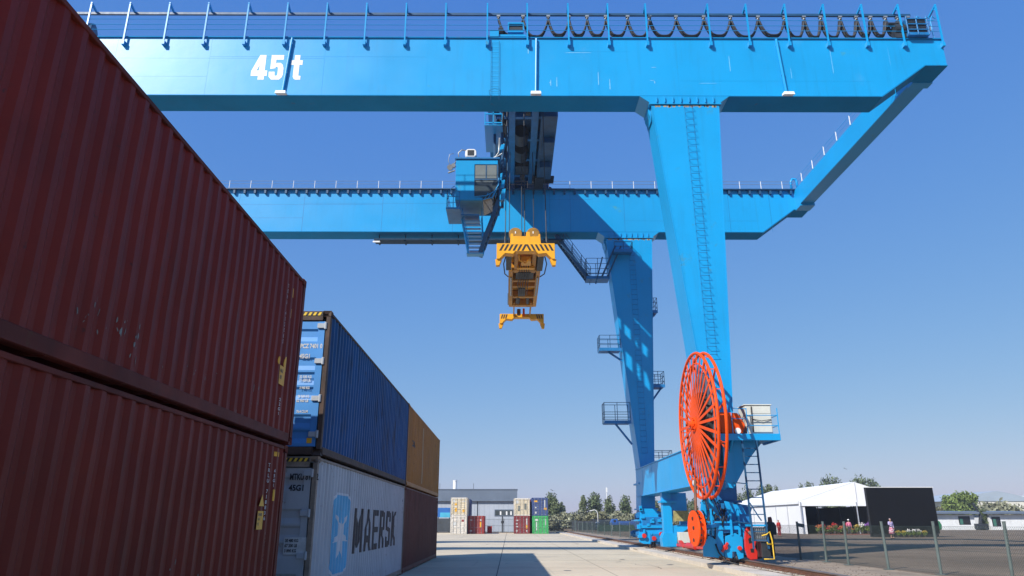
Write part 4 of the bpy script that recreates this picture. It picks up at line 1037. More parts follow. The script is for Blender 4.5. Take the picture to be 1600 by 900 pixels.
q.build('sun_blind', M['blind'], cabo)
q = MB(); q.box(-1.98, -.66, CY0-.012, CY0+.008, 20.08, 20.16); q.box(-1.36, -1.30, CY0-.01, CY0+.009, 20.17, 21.05); q.box(-.72, -.64, CY0-.015, CY0+.05, 19.5, 21.06); q.box(-.70,-.62,CY1-.06,CY1,19.2,21.1)
q.build('window_frame', M['ladderdark'], cabo)
q = MB(); q.hexa([(-1.50,CY0+.01,CZ0),(-.98,CY0+.01,18.98),(-.98,CY1,18.98),(-1.50,CY1,CZ0)], [(-1.50,CY0+.01,19.02),(-.72,CY0+.01,19.4),(-.72,CY1,19.4),(-1.50,CY1,19.02)])
q.build('foot_window', M['glass'], cabo, bevel=.01)
q = MB(); q.tube([(-1.95,CY0-.03,19.03),(-1.3,CY0-.03,19.10),(-.86,CY0-.03,19.36),(-.62,CY0-.03,19.75),(-.60,CY0-.03,20.2)], .03, 6); q.tube([(-1.5,CY0-.03,18.85),(-.95,CY0-.03,19.0),(-.72,CY0-.03,19.5)], .03, 6)
for i in range(4): q.tube([(-1.4+.2*i,CY0-.02,18.9+.02*i),(-1.2+.16*i,CY0-.02,19.28)], .018, 5)
q.build('window_guard', M['crane'], cabo)
q = MB(); q.box(-2.62, -1.94, CY0+.15, CY0+.8, 21.50, 21.6); cpts = [(-2.5,21.62),(-2.02,21.62),(-1.90,21.74),(-1.92,22.0),(-2.02,22.12),(-2.42,22.12),(-2.54,22.0),(-2.56,21.74)]
q.prism(cpts, 'y', CY0+.12, CY0+.85); ac = q.build('air_conditioner', M['white'], cabo, bevel=.02)
q = MB()
for i in range(6): q.box(-2.42, -2.04, CY0+.10, CY0+.118, 21.70+.06*i, 21.735+.06*i)
q.build('vent', M['steel_dark'], ac)
q = MB(); q.tube([(-2.9,CY0+.2,21.48),(-2.95,CY0+.2,21.9),(-2.75,CY0+.2,22.1),(-2.5,CY0+.2,22.05)], .035, 6); q.tube([(-3.05,CY0+.1,21.3),(-3.2,CY0+.1,21.1),(-3.4,CY0+.1,20.95)], .04, 6)
q.tube([(-3.35,CY0,20.9),(-3.5,CY0,21.3),(-3.42,CY0,21.7),(-3.2,CY0,21.75)], .018, 5)
q.tube([(-1.9,CY0+.5,21.65),(-1.2,CY0+.5,21.62),(-.8,CY0+.4,21.75),(-.62,CY0+.3,22.0),(-.58,CY0+.25,22.9)], .05, 8)
q.tube([(-.9,CY0+.3,21.6),(-.45,CY0+.3,21.9),(-.33,CY0+.2,22.5)], .04, 7)
q.build('cab_pipe', M['grey_steel'], cabo, smooth=True)
q = MB(); q.cyl((-3.38,CY0-.02,20.85), (0,1,.3), .16, .22, 16); q.cyl((-3.2,CY0+.05,21.0), (0,1,.2), .12, .2, 14); q.cyl((-3.3,CY0,20.6),(1,0,.4),.05,.4,8); q.build('searchlight', M['grey_steel'], cabo)
# hangers joining cab to trolley
q = MB(); q.box(-.50,-.34,CY0+.6,CY0+.8,19.2,25.2); q.box(-.50,-.34,CY1-.4,CY1-.2,19.2,25.2); q.box(-.2,-.08,CY0+.6,CY0+.8,19.9,25.2); q.box(-.95,-.80,CY0+.8,CY0+.95,21.5,25.2); q.box(-.95,-.80,CY1-.15,CY1,21.5,25.2); q.bar((-.42,CY0+.7,21.6),(-.42,CY1-.3,24.8),.1); q.bar((-.42,CY0+.7,19.4),(-.42,CY1-.3,21.6),.1)
q.build('cab_hanger', M['ladderdark'], tro, bevel=.02)
for (x, z, w_, h_) in ((-.42,22.25,.32,.42),(-.50,20.35,.22,.50),(-.40,19.9,.30,.55),(-.36,19.25,.32,.75)):
    q = MB().hexa([(x-w_/2,CY0+.1,z-h_/2),(x+w_/4,CY0+.1,z-h_/2+.05),(x+w_/2,CY0+.1,z+h_/2),(x-w_/5,CY0+.1,z+h_/2-.06)], [(x-w_/2,CY0+.42,z-h_/2),(x+w_/4,CY0+.42,z-h_/2+.05),(x+w_/2,CY0+.42,z+h_/2),(x-w_/5,CY0+.42,z+h_/2-.06)])
    q.build('hanger_bracket', M['crane'], tro, bevel=.02)
# landing and stairs under the cab
q = MB(); q.box(-3.55,-2.75,CY0,CY1,18.30,18.40); q.box(-2.75,-1.72,CY0+.7,CY1,18.22,18.30)
for (a, b) in (((-3.5,CY0),(-2.8,CY0)),((-3.5,CY0),(-3.5,CY1)),):
    for z in (18.7,19.05,19.4): q.tube([(a[0],a[1],z),(b[0],b[1],z)], .018, 5)
    for u in (0,.5,1): q.tube([(a[0]+(b[0]-a[0])*u,a[1]+(b[1]-a[1])*u,18.4),(a[0]+(b[0]-a[0])*u,a[1]+(b[1]-a[1])*u,19.42)], .02, 5)
q.tube([(-3.45,CY0-.02,18.9),(-3.3,CY0-.02,19.55),(-3.08,CY0-.02,19.7)], .02, 5)
q.build('cab_landing', M['crane_d'], tro)
q = MB()
for i in range(9): z = 18.05-.27*i; u = i/8; q.box(-2.70+.06*i,-1.66+.02*i,CY0+1.15-.9*u,CY0+1.40-.9*u,z,z+.04)
for x0, x1 in ((-2.74,-2.26),(-1.60,-1.44)): q.bar((x0,CY0+1.3,18.3),(x1,CY0+.4,15.72),.06,.14); q.tube([(x0,CY0+1.2,18.9),(x1,CY0+.3,16.5)],.022,5); q.tube([(x0,CY0+1.2,18.55),(x1,CY0+.3,16.15)],.018,5); q.tube([(x1,CY0+.3,15.7),(x1,CY0+.3,16.55)],.022,5)
q.box(-2.35,-1.45,CY0+.1,CY0+.6,15.68,15.74)
q.build('cab_stair', M['crane'], tro)
q = MB()
for y_ in (CY0+.2, CY0+1.0): q.bar((-1.62,y_,15.8),(-.62,y_,18.95),.09,.20); 
q.bar((-1.35,CY0+.15,15.9),(-.35,CY0+.15,18.9),.05,.05); q.bar((-1.48,CY0+.15,16.6),(-.5,CY0+.15,19.4),.04,.04)
for i in range(9): u=(i+.5)/9; q.box(-1.62+1.0*u-.1,-1.62+1.0*u+.1,CY0+.24,CY0+.96,15.8+3.15*u-.02,15.8+3.15*u+.02)
for i in range(4): u=i/3; q.bar((-1.45+.95*u,CY0+.15,16.0+2.9*u),(-1.25+.85*u,CY0+.15,16.2+2.75*u),.04,.04)
q.build('boarding_stair', M['ladderdark'], tro)

# ------------------------------------------------------------------ spreader hanging on ropes below the trolley
SZ = 14.35; SCX = .80
sp = thing('container_spreader', 'yellow container spreader with black striped end beam hanging from the crane trolley', 'spreader', (SCX, 39.1, SZ), world=True)
def endbeam(y, name, half, top, stripe=True):
    prof = [(-half,-.42),(-half+.14,-.42),(-half+.42,-.12),(-.62,-.16),(-.5,-.02),(.5,-.02),(.62,-.16),(half-.42,-.12),(half-.14,-.42),(half,-.42),(half,top),(half-.2,top),(-half+.2,top),(-half,top)]
    o = MB().prism([(SCX+a, SZ+b) for a, b in prof], 'y', y, y+.45).build(name, M['yellow'], sp, bevel=.015)
    if stripe:
        q = MB()
        for i in range(12):
            x = -half+.12+i*(2*half-.24)/12; d = .17 if i < 6 else -.17
            q.prism([(SCX+x, SZ-.01+.02), (SCX+x+.11, SZ+.01), (SCX+x+.11+d, SZ+top-.06), (SCX+x+d, SZ+top-.06)] if i < 6 else [(SCX+x+.17, SZ+.01), (SCX+x+.28, SZ+.01), (SCX+x+.11, SZ+top-.06), (SCX+x, SZ+top-.06)], 'y', y-.006, y-.001)
        q.build('black_stripe', M['black'], o)
    return o
eN = endbeam(33.0, 'end_beam', 1.43, .40)
eF = endbeam(45.0, 'end_beam', 1.43, .22, stripe=False)
for e, y in ((eN, 33.1), (eF, 45.1)):
    for s_ in (-1, 1):
        MB().hexa([(SCX+s_*1.30,y,SZ-.72),(SCX+s_*1.46,y,SZ-.72),(SCX+s_*1.46,y+.25,SZ-.72),(SCX+s_*1.30,y+.25,SZ-.72)], [(SCX+s_*1.18,y-.02,SZ-.40),(SCX+s_*1.50,y-.02,SZ-.40),(SCX+s_*1.50,y+.28,SZ-.40),(SCX+s_*1.18,y+.28,SZ-.40)]).build('corner_flipper', M['yellow'], e, bevel=.01)
for s_ in (-1, 1):
    q = MB()
    for i in range(3): q.prism([(SCX+s_*(1.0+.14*i), SZ-.1), (SCX+s_*(1.08+.14*i), SZ-.1), (SCX+s_*(1.0+.14*i), SZ+.18), (SCX+s_*(.92+.14*i), SZ+.18)], 'y', 44.994, 44.999)
    q.build('black_stripe', M['black'], eF)
# main frame seen from below: telescopic beams, cross members, hydraulics
m = MB()
for s_ in (-1, 1):
    m.box(SCX+s_*.62, SCX+s_*.84, 35.9, 42.6, SZ-.02, SZ+.42)
    m.box(SCX+s_*.36, SCX+s_*.56, 33.46, 36.4, SZ+.04, SZ+.32); m.box(SCX+s_*.48, SCX+s_*.56, 42.0, 44.99, SZ+.04, SZ+.30)
for y in (35.9, 37.6, 38.6, 40.6, 42.35): m.box(SCX-.619, SCX+.619, y, y+.28, SZ+.01, SZ+.40)
m.build('spreader_frame', M['yellow_f'], sp, bevel=.012)
m = MB()
m.box(SCX-.46, SCX+.5, 36.4, 37.5, SZ+.05, SZ+.5); m.build('hydraulic_tank', M['steel_dark'], sp); m = MB(); m.box(SCX-.3, SCX+.1, 38.95, 40.4, SZ-.02, SZ+.3); m.cyl((SCX+.30, 41.5, SZ+.1), (0,1,0), .10, 1.3, 12); m.cyl((SCX-.3, 41.4, SZ+.1), (0,1,0), .13, 1.2, 12)
MB().box(SCX-.98, SCX-.70, 33.6, 35.6, SZ-.10, SZ+.5).build('side_locker', M['steel_dark'], sp); MB().box(SCX+.62, SCX+.92, 33.6, 35.7, SZ-.10, SZ+.5).build('side_locker', M['steel_dark'], sp)
m.build('hydraulic_unit', M['steel_dark'], sp)
m = MB(); m.tube([(SCX-.34,33.5,SZ-.05),(SCX-.30,33.9,SZ-.16),(SCX+.0,34.2,SZ-.2),(SCX+.25,33.8,SZ-.12)], .05, 7); m.box(SCX-.40,SCX+.5,35.3,35.6,SZ-.08,SZ+.2); m.box(SCX-.2,SCX+.3,34.3,35.0,SZ-.06,SZ+.2)
m.build('hydraulic_tray', M['yellow'], sp, bevel=.01)
m = MB()
for s_ in (-1, 1): m.tube([(SCX+s_*.93,34.0,SZ+.3),(SCX+s_*1.10,34.6,SZ-.1),(SCX+s_*1.05,36.0,SZ-.15),(SCX+s_*.88,37.2,SZ+.1)], .03, 6)
for i in range(5): m.tube([(SCX-.3+.12*i,35.0,SZ),(SCX-.25+.12*i,36.0,SZ-.12),(SCX-.35+.14*i,38,SZ-.1),(SCX-.2+.1*i,40,SZ-.05)], .022, 5)
m.build('hydraulic_hose', M['rubber'], sp, smooth=True)
m = MB()
for s_ in (-1,1): m.cyl((SCX+s_*.72, 38.5, SZ-.06), (0,1,0), .05, 3.2, 10)
m.build('hydraulic_ram', M['grey_steel'], sp)
m = MB().cyl((SCX+.12, 44.6, SZ+.2), (0,0,1), .07, .5, 12); m.build('twistlock_motor', M['orange'], sp)
m = MB().cyl((SCX-.2, 44.4, SZ+.15), (0,0,1), .12, .4, 12); m.build('twistlock_motor', M['rail'], sp)
# headblock with rope sheaves standing on the spreader
m = MB(); m.prism([(SCX-.78,SZ+.36),(SCX+.78,SZ+.36),(SCX+.74,SZ+1.10),(SCX+.66,SZ+1.10),(SCX+.64,SZ+.98),(SCX+.24,SZ+.96),(SCX+.22,SZ+1.22),(SCX+.04,SZ+1.22),(SCX+.02,SZ+.98),(SCX-.60,SZ+.98),(SCX-.62,SZ+1.12),(SCX-.74,SZ+1.12)], 'y', 33.5, 33.9)
m.box(SCX-.72, SCX+.72, 34.4, 44.2, SZ+.44, SZ+.66); m.box(SCX-.72, SCX+.72, 43.8, 44.2, SZ+.66, SZ+1.0)
m.build('headblock', M['yellow'], sp, bevel=.012)
for yy in (34.0, 43.9):
    for x in (-.50, .40):
        m = MB().cyl((SCX+x, yy, SZ+1.30), (0,1,0), .33, .10, 32); m.cyl((SCX+x, yy+.16, SZ+1.30), (0,1,0), .33, .10, 32); m.cyl((SCX+x, yy+.08, SZ+1.30), (0,1,0), .28, .1, 24)
        o = m.build('rope_sheave', M['brown_yellow'], sp, bevel=.01)
        MB().box(SCX+x-.025, SCX+x+.025, yy-.07, yy-.055, SZ+1.30, SZ+1.42).build('sheave_plate', M['white'], o)
for (x, yy) in ((-1.02,34.4),(-.02,34.4),(1.10,34.4),(-.86,44.0),(.0,44.0),(.82,44.0)):
    tx = SCX+x*.9
    m = MB().tube([(SCX+x, yy, SZ+.6), (tx, yy+(.0 if yy<40 else -1), TZ)], .028, 6); m.tube([(SCX+x, yy, SZ+.55), (SCX+x, yy, SZ+1.3)], .06, 8)
    m.build('hoist_rope', M['steel_dark'], sp)
# ------------------------------------------------------------------ trees and shrubs
def leafmat(name, col, var=.45):
    m = surface(name, col, .6, var, .45, spec=.25, fine=.3); return m
LM = [leafmat('poplar_leaf', (.135,.165,.075)), leafmat('dark_leaf', (.110,.145,.065)), leafmat('willow_leaf', (.25,.255,.165)), leafmat('bright_leaf', (.15,.205,.05)), leafmat('olive_leaf', (.21,.21,.115))]
BARK = surface('grey_bark', (.12,.095,.07), .9, .3, 2, fine=.3)
def crown_mesh(blobs, n, size, seed):
    r = random.Random(seed); m = MB(); tot = sum(b[1][0]*b[1][1]*b[1][2] for b in blobs)**1.0
    wts = [b[1][0]*b[1][1]*b[1][2] for b in blobs]
    for i in range(n):
        c, rad = r.choices(blobs, wts)[0]
        d = Vector((r.gauss(0,1), r.gauss(0,1), r.gauss(0,1))).normalized(); k = r.random()**.45
        nv = mnoise.noise(Vector((d.x*2.2+c[0], d.y*2.2+seed, d.z*2.2+c[2])))
        k *= 1+.45*nv
        p = Vector(c)+Vector((d.x*rad[0], d.y*rad[1], d.z*rad[2]))*k
        a = Vector((r.gauss(0,1), r.gauss(0,1), r.gauss(0,1))).normalized(); b = a.cross(Vector((r.gauss(0,1), r.gauss(0,1), r.gauss(0,1)))).normalized()
        s_ = size*r.uniform(.5, 1.3); a = a*s_*.6; b = b*s_
        m.add([p-b, p-a*.8-b*.2, p-a*.5+b*.6, p+b, p+a*.7+b*.3, p+a*.8-b*.3], [(0,1,2,3,4,5)])
    return m
def tree(name, label, cat, blobs, n, size, mat, trunk_h, trunk_r, limbs, seed, group):
    t = thing(name, label, cat, (0,0,-50), group)
    m = MB(); m.tube([(0,0,0), (.05*trunk_h*.2,0,trunk_h*.4), (0,.03*trunk_h,trunk_h)], trunk_r, 7, r2=trunk_r*.4)
    for (z, q) in limbs: m.tube([(0,0,z), (q[0]*.5,q[1]*.5,(z+q[2])*.52), q], trunk_r*.45, 5, r2=trunk_r*.12)
    m.build('trunk', BARK, t, smooth=True)
    crown_mesh(blobs, n, size, seed).sheet('crown', mat, t)
    return t
def cluster(h, w, n, seed, low=.15):
    r = random.Random(seed); bl = []
    for i in range(n):
        z = h*(low+(1-low)*(i+.6)/n*.93); k = (.62+.38*math.sin(math.pi*min(1, (z/h-low)/(1-low)*.95+.12)))*w/2*(1 if z/h < .8 else 1-(z/h-.8)*1.6)
        a = r.uniform(0, 6.28); o = k*r.uniform(.1,.55); rr = k*r.uniform(.45,.75)+.25
        bl.append(((o*math.cos(a), o*math.sin(a), z), (rr, rr, rr*r.uniform(1.0,1.7))))
    return bl
pops = []
for i, (h, w, nb, sd, mt) in enumerate(((10, 3.4, 13, 3, 0), (10, 4.6, 15, 8, 1), (10, 3.0, 11, 14, 0), (10, 5.6, 17, 23, 1))):
    bl = cluster(h, w, nb, sd)
    pops.append(tree('poplar_tree', 'x', 'tree', bl, 3000, .30, LM[mt], h*.92, .16, [(h*.25+.3*j, b[0]) for j, b in enumerate(bl[2:9])], sd, 'poplars and trees beyond the yard'))
wide = tree('broad_tree', 'bright green broad tree behind the white sheds at the right', 'tree', [((-2.6,0,5.2),(2.4,2.2,2.3)),((0.2,.4,6.4),(2.4,2.3,2.4)),((2.3,-.2,6.8),(2.0,2,2.1)),((4.1,0,7.6),(1.0,1,.9)),((-.8,-.6,4.0),(2.6,2.2,1.8)),((2.4,.3,4.4),(2.2,2,1.8)),((-3.6,.2,6.9),(1.2,1.2,1.2))], 6500, .34, LM[3], 6.0, .3, [(2.0,(-2.6,0,5.2)),(2.5,(2.3,-.2,6.6)),(3,(0,.4,7))], 31, 'poplars and trees beyond the yard')
VX = 796.
def atd(u, d): return (u-VX)/1125*d
def topz(v, d): return CAM_H+(815.5-v)*d/1070
tlist = [ # u, top v, depth, prototype, width factor, words
 (861,773,175,1,1.0,'dark poplar rising right behind the navy and green stack'),
 (869,780,172,0,1.0,'slim poplar just right of the navy container stack'),
 (878,785,178,2,1.0,'small thin poplar, third one right of the navy container'),
 (912,775,190,2,.95,'narrow split poplar left of the tallest one beyond the fence'),
 (931,773,190,1,1.15,'tallest full poplar beyond the fence left of the crane'),
 (952,778,185,0,1.25,'rounded poplar under the distant mast left of the crane'),
 (979,777,180,1,.95,'dark poplar close to the left edge of the far crane leg'),
 (1026,783,185,0,1.1,'poplar seen through the crane between far bogie and strut'),
 (1052,786,190,2,1.2,'slim poplar seen under the crane sill beam'),
 (1072,778,195,1,1.0,'poplar seen just left of the red guide sheave'),
 (1085,782,200,0,1.0,'poplar half hidden by the red guide sheave and near leg'),
 (1157,772,200,1,1.0,'poplar seen through the rungs of the crane ladder'),
 (1174,765,205,3,.8,'bushy poplar just right of the crane ladder'),
 (1197,761,205,1,.85,'pointed poplar above the low left end of the white tent'),
 (1209,757,205,2,1.0,'slim tall poplar above the left slope of the tent roof'),
 (1221,762,205,0,.8,'little poplar tip beside the slim one over the tent roof'),
 (1261,759,215,0,.7,'small poplar tip over the middle of the tent roof'),
 (1272,756,215,1,.7,'pair mate poplar tip over the middle of the tent roof'),
 (1300,749,220,3,.7,'bushy tree top left of the tent peak'),
 (1313,749,220,1,.7,'tree top touching the tent peak from the left'),
 (1345,752,220,1,.75,'rounded tree top just right of the tent peak'),
 (1357,749,220,3,.75,'bushy tree top between the tent peak and black screen'),
 (1374,751,220,1,.85,'dark tree top above the left corner of the black screen'),
]
used = set()
for (u, v, d, k, wf, lab) in tlist:
    h = topz(v+(3 if u > 1150 else 1), d); s_ = h/10
    x, y = atd(u, d), d/.951
    lab = lab
    if k not in used: o = pops[k]; used.add(k); o.location = (x,y,0); o.scale = (s_*wf,s_*wf,s_); o['label'] = lab
    else: o = dup(pops[k], (x,y,0), random.uniform(0,6), (s_*wf,s_*wf,s_), lab)
d = 190; wide.location = (atd(1508,d), d/.951, 0); wide.scale = (.98,1.0,topz(770,d)/9.2)
# shrubs
shr = []
for sd, mt in ((41,2),(42,4),(43,2)):
    r = random.Random(sd); bl = [((r.uniform(-1.6,1.6), r.uniform(-1,1), r.uniform(.7,2.3)), (r.uniform(.8,1.3), r.uniform(.8,1.2), r.uniform(.7,1.1))) for _ in range(9)]
    shr.append(tree('willow_shrub', 'x', 'shrub', bl, 2400, .26, LM[mt], 1.6, .07, [(.4, b[0]) for b in bl[:5]], sd, 'shrubs beyond the yard fence'))
su = set()
spots = [(858,802,0),(870,801,2),(884,799,0),(897,802,1),(903,797,2),(917,801,1),(936,798,1),(950,796,1),(965,800,0),(977,798,2),(989,801,0),(1001,799,1),(1030,800,0),(1050,802,2),(1075,801,1),(1465,790,1),(1452,786,1),(1478,790,1),(1538,786,2),(1548,783,0),(1557,784,2),(1572,786,0),(1586,786,1)]
words = ['grey green shrub at foot of the navy stack, left end of the row','pale willow shrub right of the green container','silvery shrub above the dark windscreen fence','olive shrub above the yellow flowers by the fence','taller pale shrub left of the curved lamp','olive shrub behind the curved lamp','round olive shrub behind the black van','high olive bush below the mast','grey shrub above the blue truck','silver green shrub left of the far crane bogie','pale shrub touching the far crane bogie','olive shrub behind the far crane leg foot','grey shrub seen below the crane sill','pale shrub seen right of the crane strut','olive shrub seen beside the red guide sheave','mid hedge bush left of the broad bright tree','hedge bush at the right edge of the black screen','hedge bush touching the broad bright tree','pale shrub just right of the broad tree, before the hall','silvery taller shrub before the cream hall wall','pale shrub third from the broad tree','grey shrub below the right end of the hall','olive bush at the right edge below the blue shed']
for (u, v, k), w_ in zip(spots, words):
    d = 170 if u < 1200 else 200; hz = topz(v, d); s_ = hz/3.2
    loc = (atd(u,d), d/.951, 0)
    if k not in su: su.add(k); o = shr[k]; o.location = loc; o.scale = (s_,s_,s_); o['label'] = w_
    else: dup(shr[k], loc, random.uniform(0,6), (s_*1.1,s_,s_), w_)
# far wood on the horizon
r = random.Random(77); m = MB()
bl = []
for i in range(420):
    x = -420+i*2.9+r.uniform(-2,2); bl.append(((x, 430+r.uniform(-12,12)+abs(x)*.05, r.uniform(1,4.5)), (r.uniform(3,6), 3, r.uniform(2,4.5))))
tag(crown_mesh(bl, 26000, .9, 78).sheet('distant_wood', LM[4]), 'low belt of distant trees along the horizon', 'wood', kind='stuff')

# ------------------------------------------------------------------ chain-link fence along the lot, yard-end fences
FP = [(13.36,20.5),(12.98,23.17),(12.62,25.6),(12.45,28.2),(12.52,30.3),(12.25,32.2)]
y = 35.6
while y < 124: FP.append((12.25-.012*(y-32), y)); y += 3.4 if y < 55 else 6.0
FP.insert(0, (13.75, 17.2)); FP.insert(0, (14.2, 13.8)); FP.insert(0, (14.6, 10.4))
M['fpost'] = surface('grey_green_fence_post', (.10,.13,.125), .55, .15, 3, streak=.2)
M['wire'] = surface('green_coated_wire', (.035,.06,.05), .6, .2, 4)
FZ, FH = .2, 1.5
fen = thing('chain_link_fence', 'green chain link fence with leaning grey posts between the rail and the dark lot', 'fence', (12.4, 40, FZ), world=True)
rr = random.Random(9)
for i, (x, y) in enumerate(FP):
    lx, ly = rr.uniform(-.03,.05), rr.uniform(-.04,.04)
    m = MB().tube([(x,y,FZ-.1),(x+lx,y+ly,FZ+FH)], .045, 10).cyl((x+lx,y+ly,FZ+FH+.01),(0,0,1),.05,.03,10)
    m.box(x-.13,x+.13,y-.13,y+.13,FZ,FZ+.02)
    o = m.build('post', M['fpost'], fen, smooth=False)
    if i == 8:
        m = MB().bar((x+lx,y,FZ+FH-.1),(x+.28,y,FZ+FH-.15),.12,.14); m.build('floodlamp', M['fpost'], fen)
for (a, b) in zip(FP, FP[1:]):
    m = MB(); a = Vector((*a,0)); b = Vector((*b,0)); L_ = (b-a).length; u = (b-a)/L_; nrm = Vector((-u.y,u.x,0)); pit = .075 if a.y < 45 else .15; rw = .0026 if a.y < 45 else .003
    nn = int((L_+FH)/pit)
    H0, H1 = FZ+.04, FZ+FH-.12; hh = H1-H0
    for s_ in (0, 1):
        for i in range(-int(hh/pit), int(L_/pit)+1):
            t0, t1 = i*pit, i*pit+hh; z0, z1 = H0, H1
            if t0 < 0: z0 = H0-t0; t0 = 0
            if t1 > L_: z1 = H1-(t1-L_); t1 = L_
            if t1-t0 < .01: continue
            if s_: p, q = a+u*(L_-t0), a+u*(L_-t1)
            else: p, q = a+u*t0, a+u*t1
            p = p+Vector((0,0,z0)); q = q+Vector((0,0,z1))
            e = nrm*rw; f = Vector((0,0,1))*rw
            m.add([p-e-f,p+e-f,p+f,q-e-f,q+e-f,q+f], [(0,1,4,3),(1,2,5,4),(2,0,3,5)])
    for z in (H0,(H0+H1)/2,H1): m.tube([a+Vector((0,0,z)), b+Vector((0,0,z))], .003, 4)
    m.sheet('wire_mesh', M['wire'], fen)
M['screen_net'] = surface('dark_grey_fence_screen', (.05,.06,.072), .8, .2, 1, fine=.2)
def panel_fence(name, label, pts, h, z=.0, solid=True, mat='screen_net'):
    t = thing(name, label, 'fence', (*pts[0], z), world=True)
    for i, (a, b) in enumerate(zip(pts, pts[1:])):
        if solid:
            m = MB().bar((a[0],a[1],z+h*.52),(b[0],b[1],z+h*.52),.03,h*.90); m.build('panel', M[mat], t)
        else:
            m = MB()
            for zz in (.12, h*.5, h-.05): m.tube([(a[0],a[1],z+zz),(b[0],b[1],z+zz)], .025, 5)
            n = int(math.dist(a,b)/.14)
            for k in range(n): u = k/n; m.tube([(a[0]+(b[0]-a[0])*u,a[1]+(b[1]-a[1])*u,z+.12),(a[0]+(b[0]-a[0])*u,a[1]+(b[1]-a[1])*u,z+h-.05)], .008, 4)
            m.build('bars', M['fpost'], t)
    for p in pts: MB().box(p[0]-.05,p[0]+.05,p[1]-.05,p[1]+.05,z-.1,z+h+.05).build('post', M['steel_dark'], t)
    return t
panel_fence('screened_fence', 'dark screened fence left of the cream container stack', [(-26,128.5),(-21,128.5),(-16,128.5),(-12.5,128.5),(-9.2,128.5)], 2.35)
panel_fence('bar_fence', 'thin metal bar fence and gate in front of the grey warehouse', [(-4.2,129),(-1.2,129),(-.9,129),(1.0,129)], 2.2, solid=False)
panel_fence('bar_fence', 'bar fence with dark posts right of the green container', [(6.2,129),(8.5,129),(11.0,128.2),(11.15,125)], 2.0, solid=False)
panel_fence('screened_fence', 'dark screened fence far right of the green container, below the shrubs', [(11.6,140),(13.8,140),(16.0,140.5)], 1.75, z=.2)
hd = thing('hedge_fence', 'low dark green mesh covered barrier in front of the parked vehicles', 'fence', (17,122,.2), world=True)
M['greennet'] = surface('dark_green_net', (.022,.055,.04), .8, .4, 3, fine=.4)
for i in range(7): MB().box(14.6+2.6*i, 17.15+2.6*i, 126-.0*i, 126.08, .22, 1.25).build('panel', M['greennet'], hd)
m = MB(); m.box(-1.25,-1.05,126.6,126.8,0,2.6); m.box(-1.35,-.95,126.55,126.85,1.5,1.9); m.cyl((-1.15,126.7,2.6),(0,0,1),.12,.12,12)
tag(m.build('gate_post', M['steel_dark'], bevel=.02), 'dark gate post with control box in front of the grey warehouse', 'gate post')
m = MB().box(-3.55,-2.8,123,123.5,0,1.0); m.box(-3.6,-2.75,122.95,123.55,1.0,1.06); tag(m.build('orange_bin', M['red'], bevel=.03), 'small orange red bin beside the single red container', 'bin')

# ------------------------------------------------------------------ warehouse and other far buildings
M['wall_g'] = surface('pale_blue_grey_cladding', (.40,.44,.50), .6, .05, .3, streak=.12)
M['roof_g'] = surface('slate_blue_roof_sheet', (.13,.165,.22), .5, .08, .3, streak=.15)
M['wall_w'] = surface('white_corrugated_sheet', (.70,.72,.73), .55, .05, .5, streak=.15)
M['hallcream'] = surface('cream_hall_wall', (.70,.66,.56), .7, .05, .3)
wh = thing('warehouse', 'long pale grey warehouse with slate roof band and dark strip window behind the far containers', 'warehouse', (-15,141,0), world=True)
m = MB(); m.box(-48,1.35,141,165,0,5.55)
x = -47.5
m.build('wall', M['wall_g'], wh)
m = MB(); m.box(-48.3,1.5,140.6,165.4,5.60,7.5); m.box(-48.4,1.6,140.5,165.5,5.42,5.598); m.box(-48.4,1.6,140.5,165.5,7.503,7.62); m.build('roof', M['roof_g'], wh)
m = MB(); x = -47.
while x < 1.3: m.box(x,x+.035,140.975,140.998,.05,5.4); x += .9
m.build('cladding_rib', M['wall_g'], wh)
m = MB()
for x in (-13.5,-9.6,-5.95,1.25): m.cyl((x,140.93,2.7),(0,0,1),.06,5.4,8)
m.build('downpipe', M['steel_dark'], wh)
m = MB(); m.box(-2.75,.78,140.93,140.99,2.75,3.95); f_ = m.build('window', M['roof_g'], wh)
MB().box(-2.62,.65,140.91,140.925,2.88,3.82).build('pane', M['glass'], f_)
m = MB()
for x in (-1.75,-.62,.2): m.box(x,x+.28,140.895,140.905,2.95,3.6)
m.build('window_blind', M['white'], f_)
m = MB().cyl((-10.4,143,8.3),(0,0,1),.38,1.8,14); m.cyl((-10.4,143,9.25),(0,0,1),.44,.14,14); c_ = m.build('chimney', M['white'], wh)
for x in (-13.2,-6.8): MB().cyl((x,142,8.1),(0,0,1),.04,1.2,6).build('roof_aerial', M['steel_dark'], wh)
m = MB().box(-12.3,-10.2,130,130.6,2.5,4.05); hb = thing('blue_hoarding', 'blue and cyan panel standing above the dark fence by the cream stack', 'hoarding', (-11,130,0), world=True)
m.build('upper_panel', surface('strong_blue_panel', (.02,.13,.42), .5, .08, 1), hb)
MB().box(-12.3,-10.2,130.02,130.58,2.0,3.2).build('lower_panel', surface('cyan_panel', (.07,.42,.60), .5, .08, 1), hb) if False else MB().box(-11.9,-10.2,129.93,129.99,2.45,3.25).build('lower_panel', surface('cyan_panel', (.07,.42,.60), .5, .08, 1), hb)
m = MB()
for x in (-12.2,-10.3): m.box(x-.06,x+.06,130.1,130.3,0,2.5)
m.build('leg', M['steel_dark'], hb)
sh = thing('dark_shelter', 'small dark flat roofed shelter left of the blue panel', 'shelter', (-14,132,0), world=True)
MB().box(-16,-12.5,131,134,2.7,3.1).build('roof', M['steel_dark'], sh); MB().box(-15.8,-12.7,133,133.8,0,2.65).build('wall', M['screen_net'], sh)
m = MB()
for x in (-15.8,-12.6): m.box(x,x+.12,131.2,131.32,0,2.69)
m.build('post', M['steel_dark'], sh)

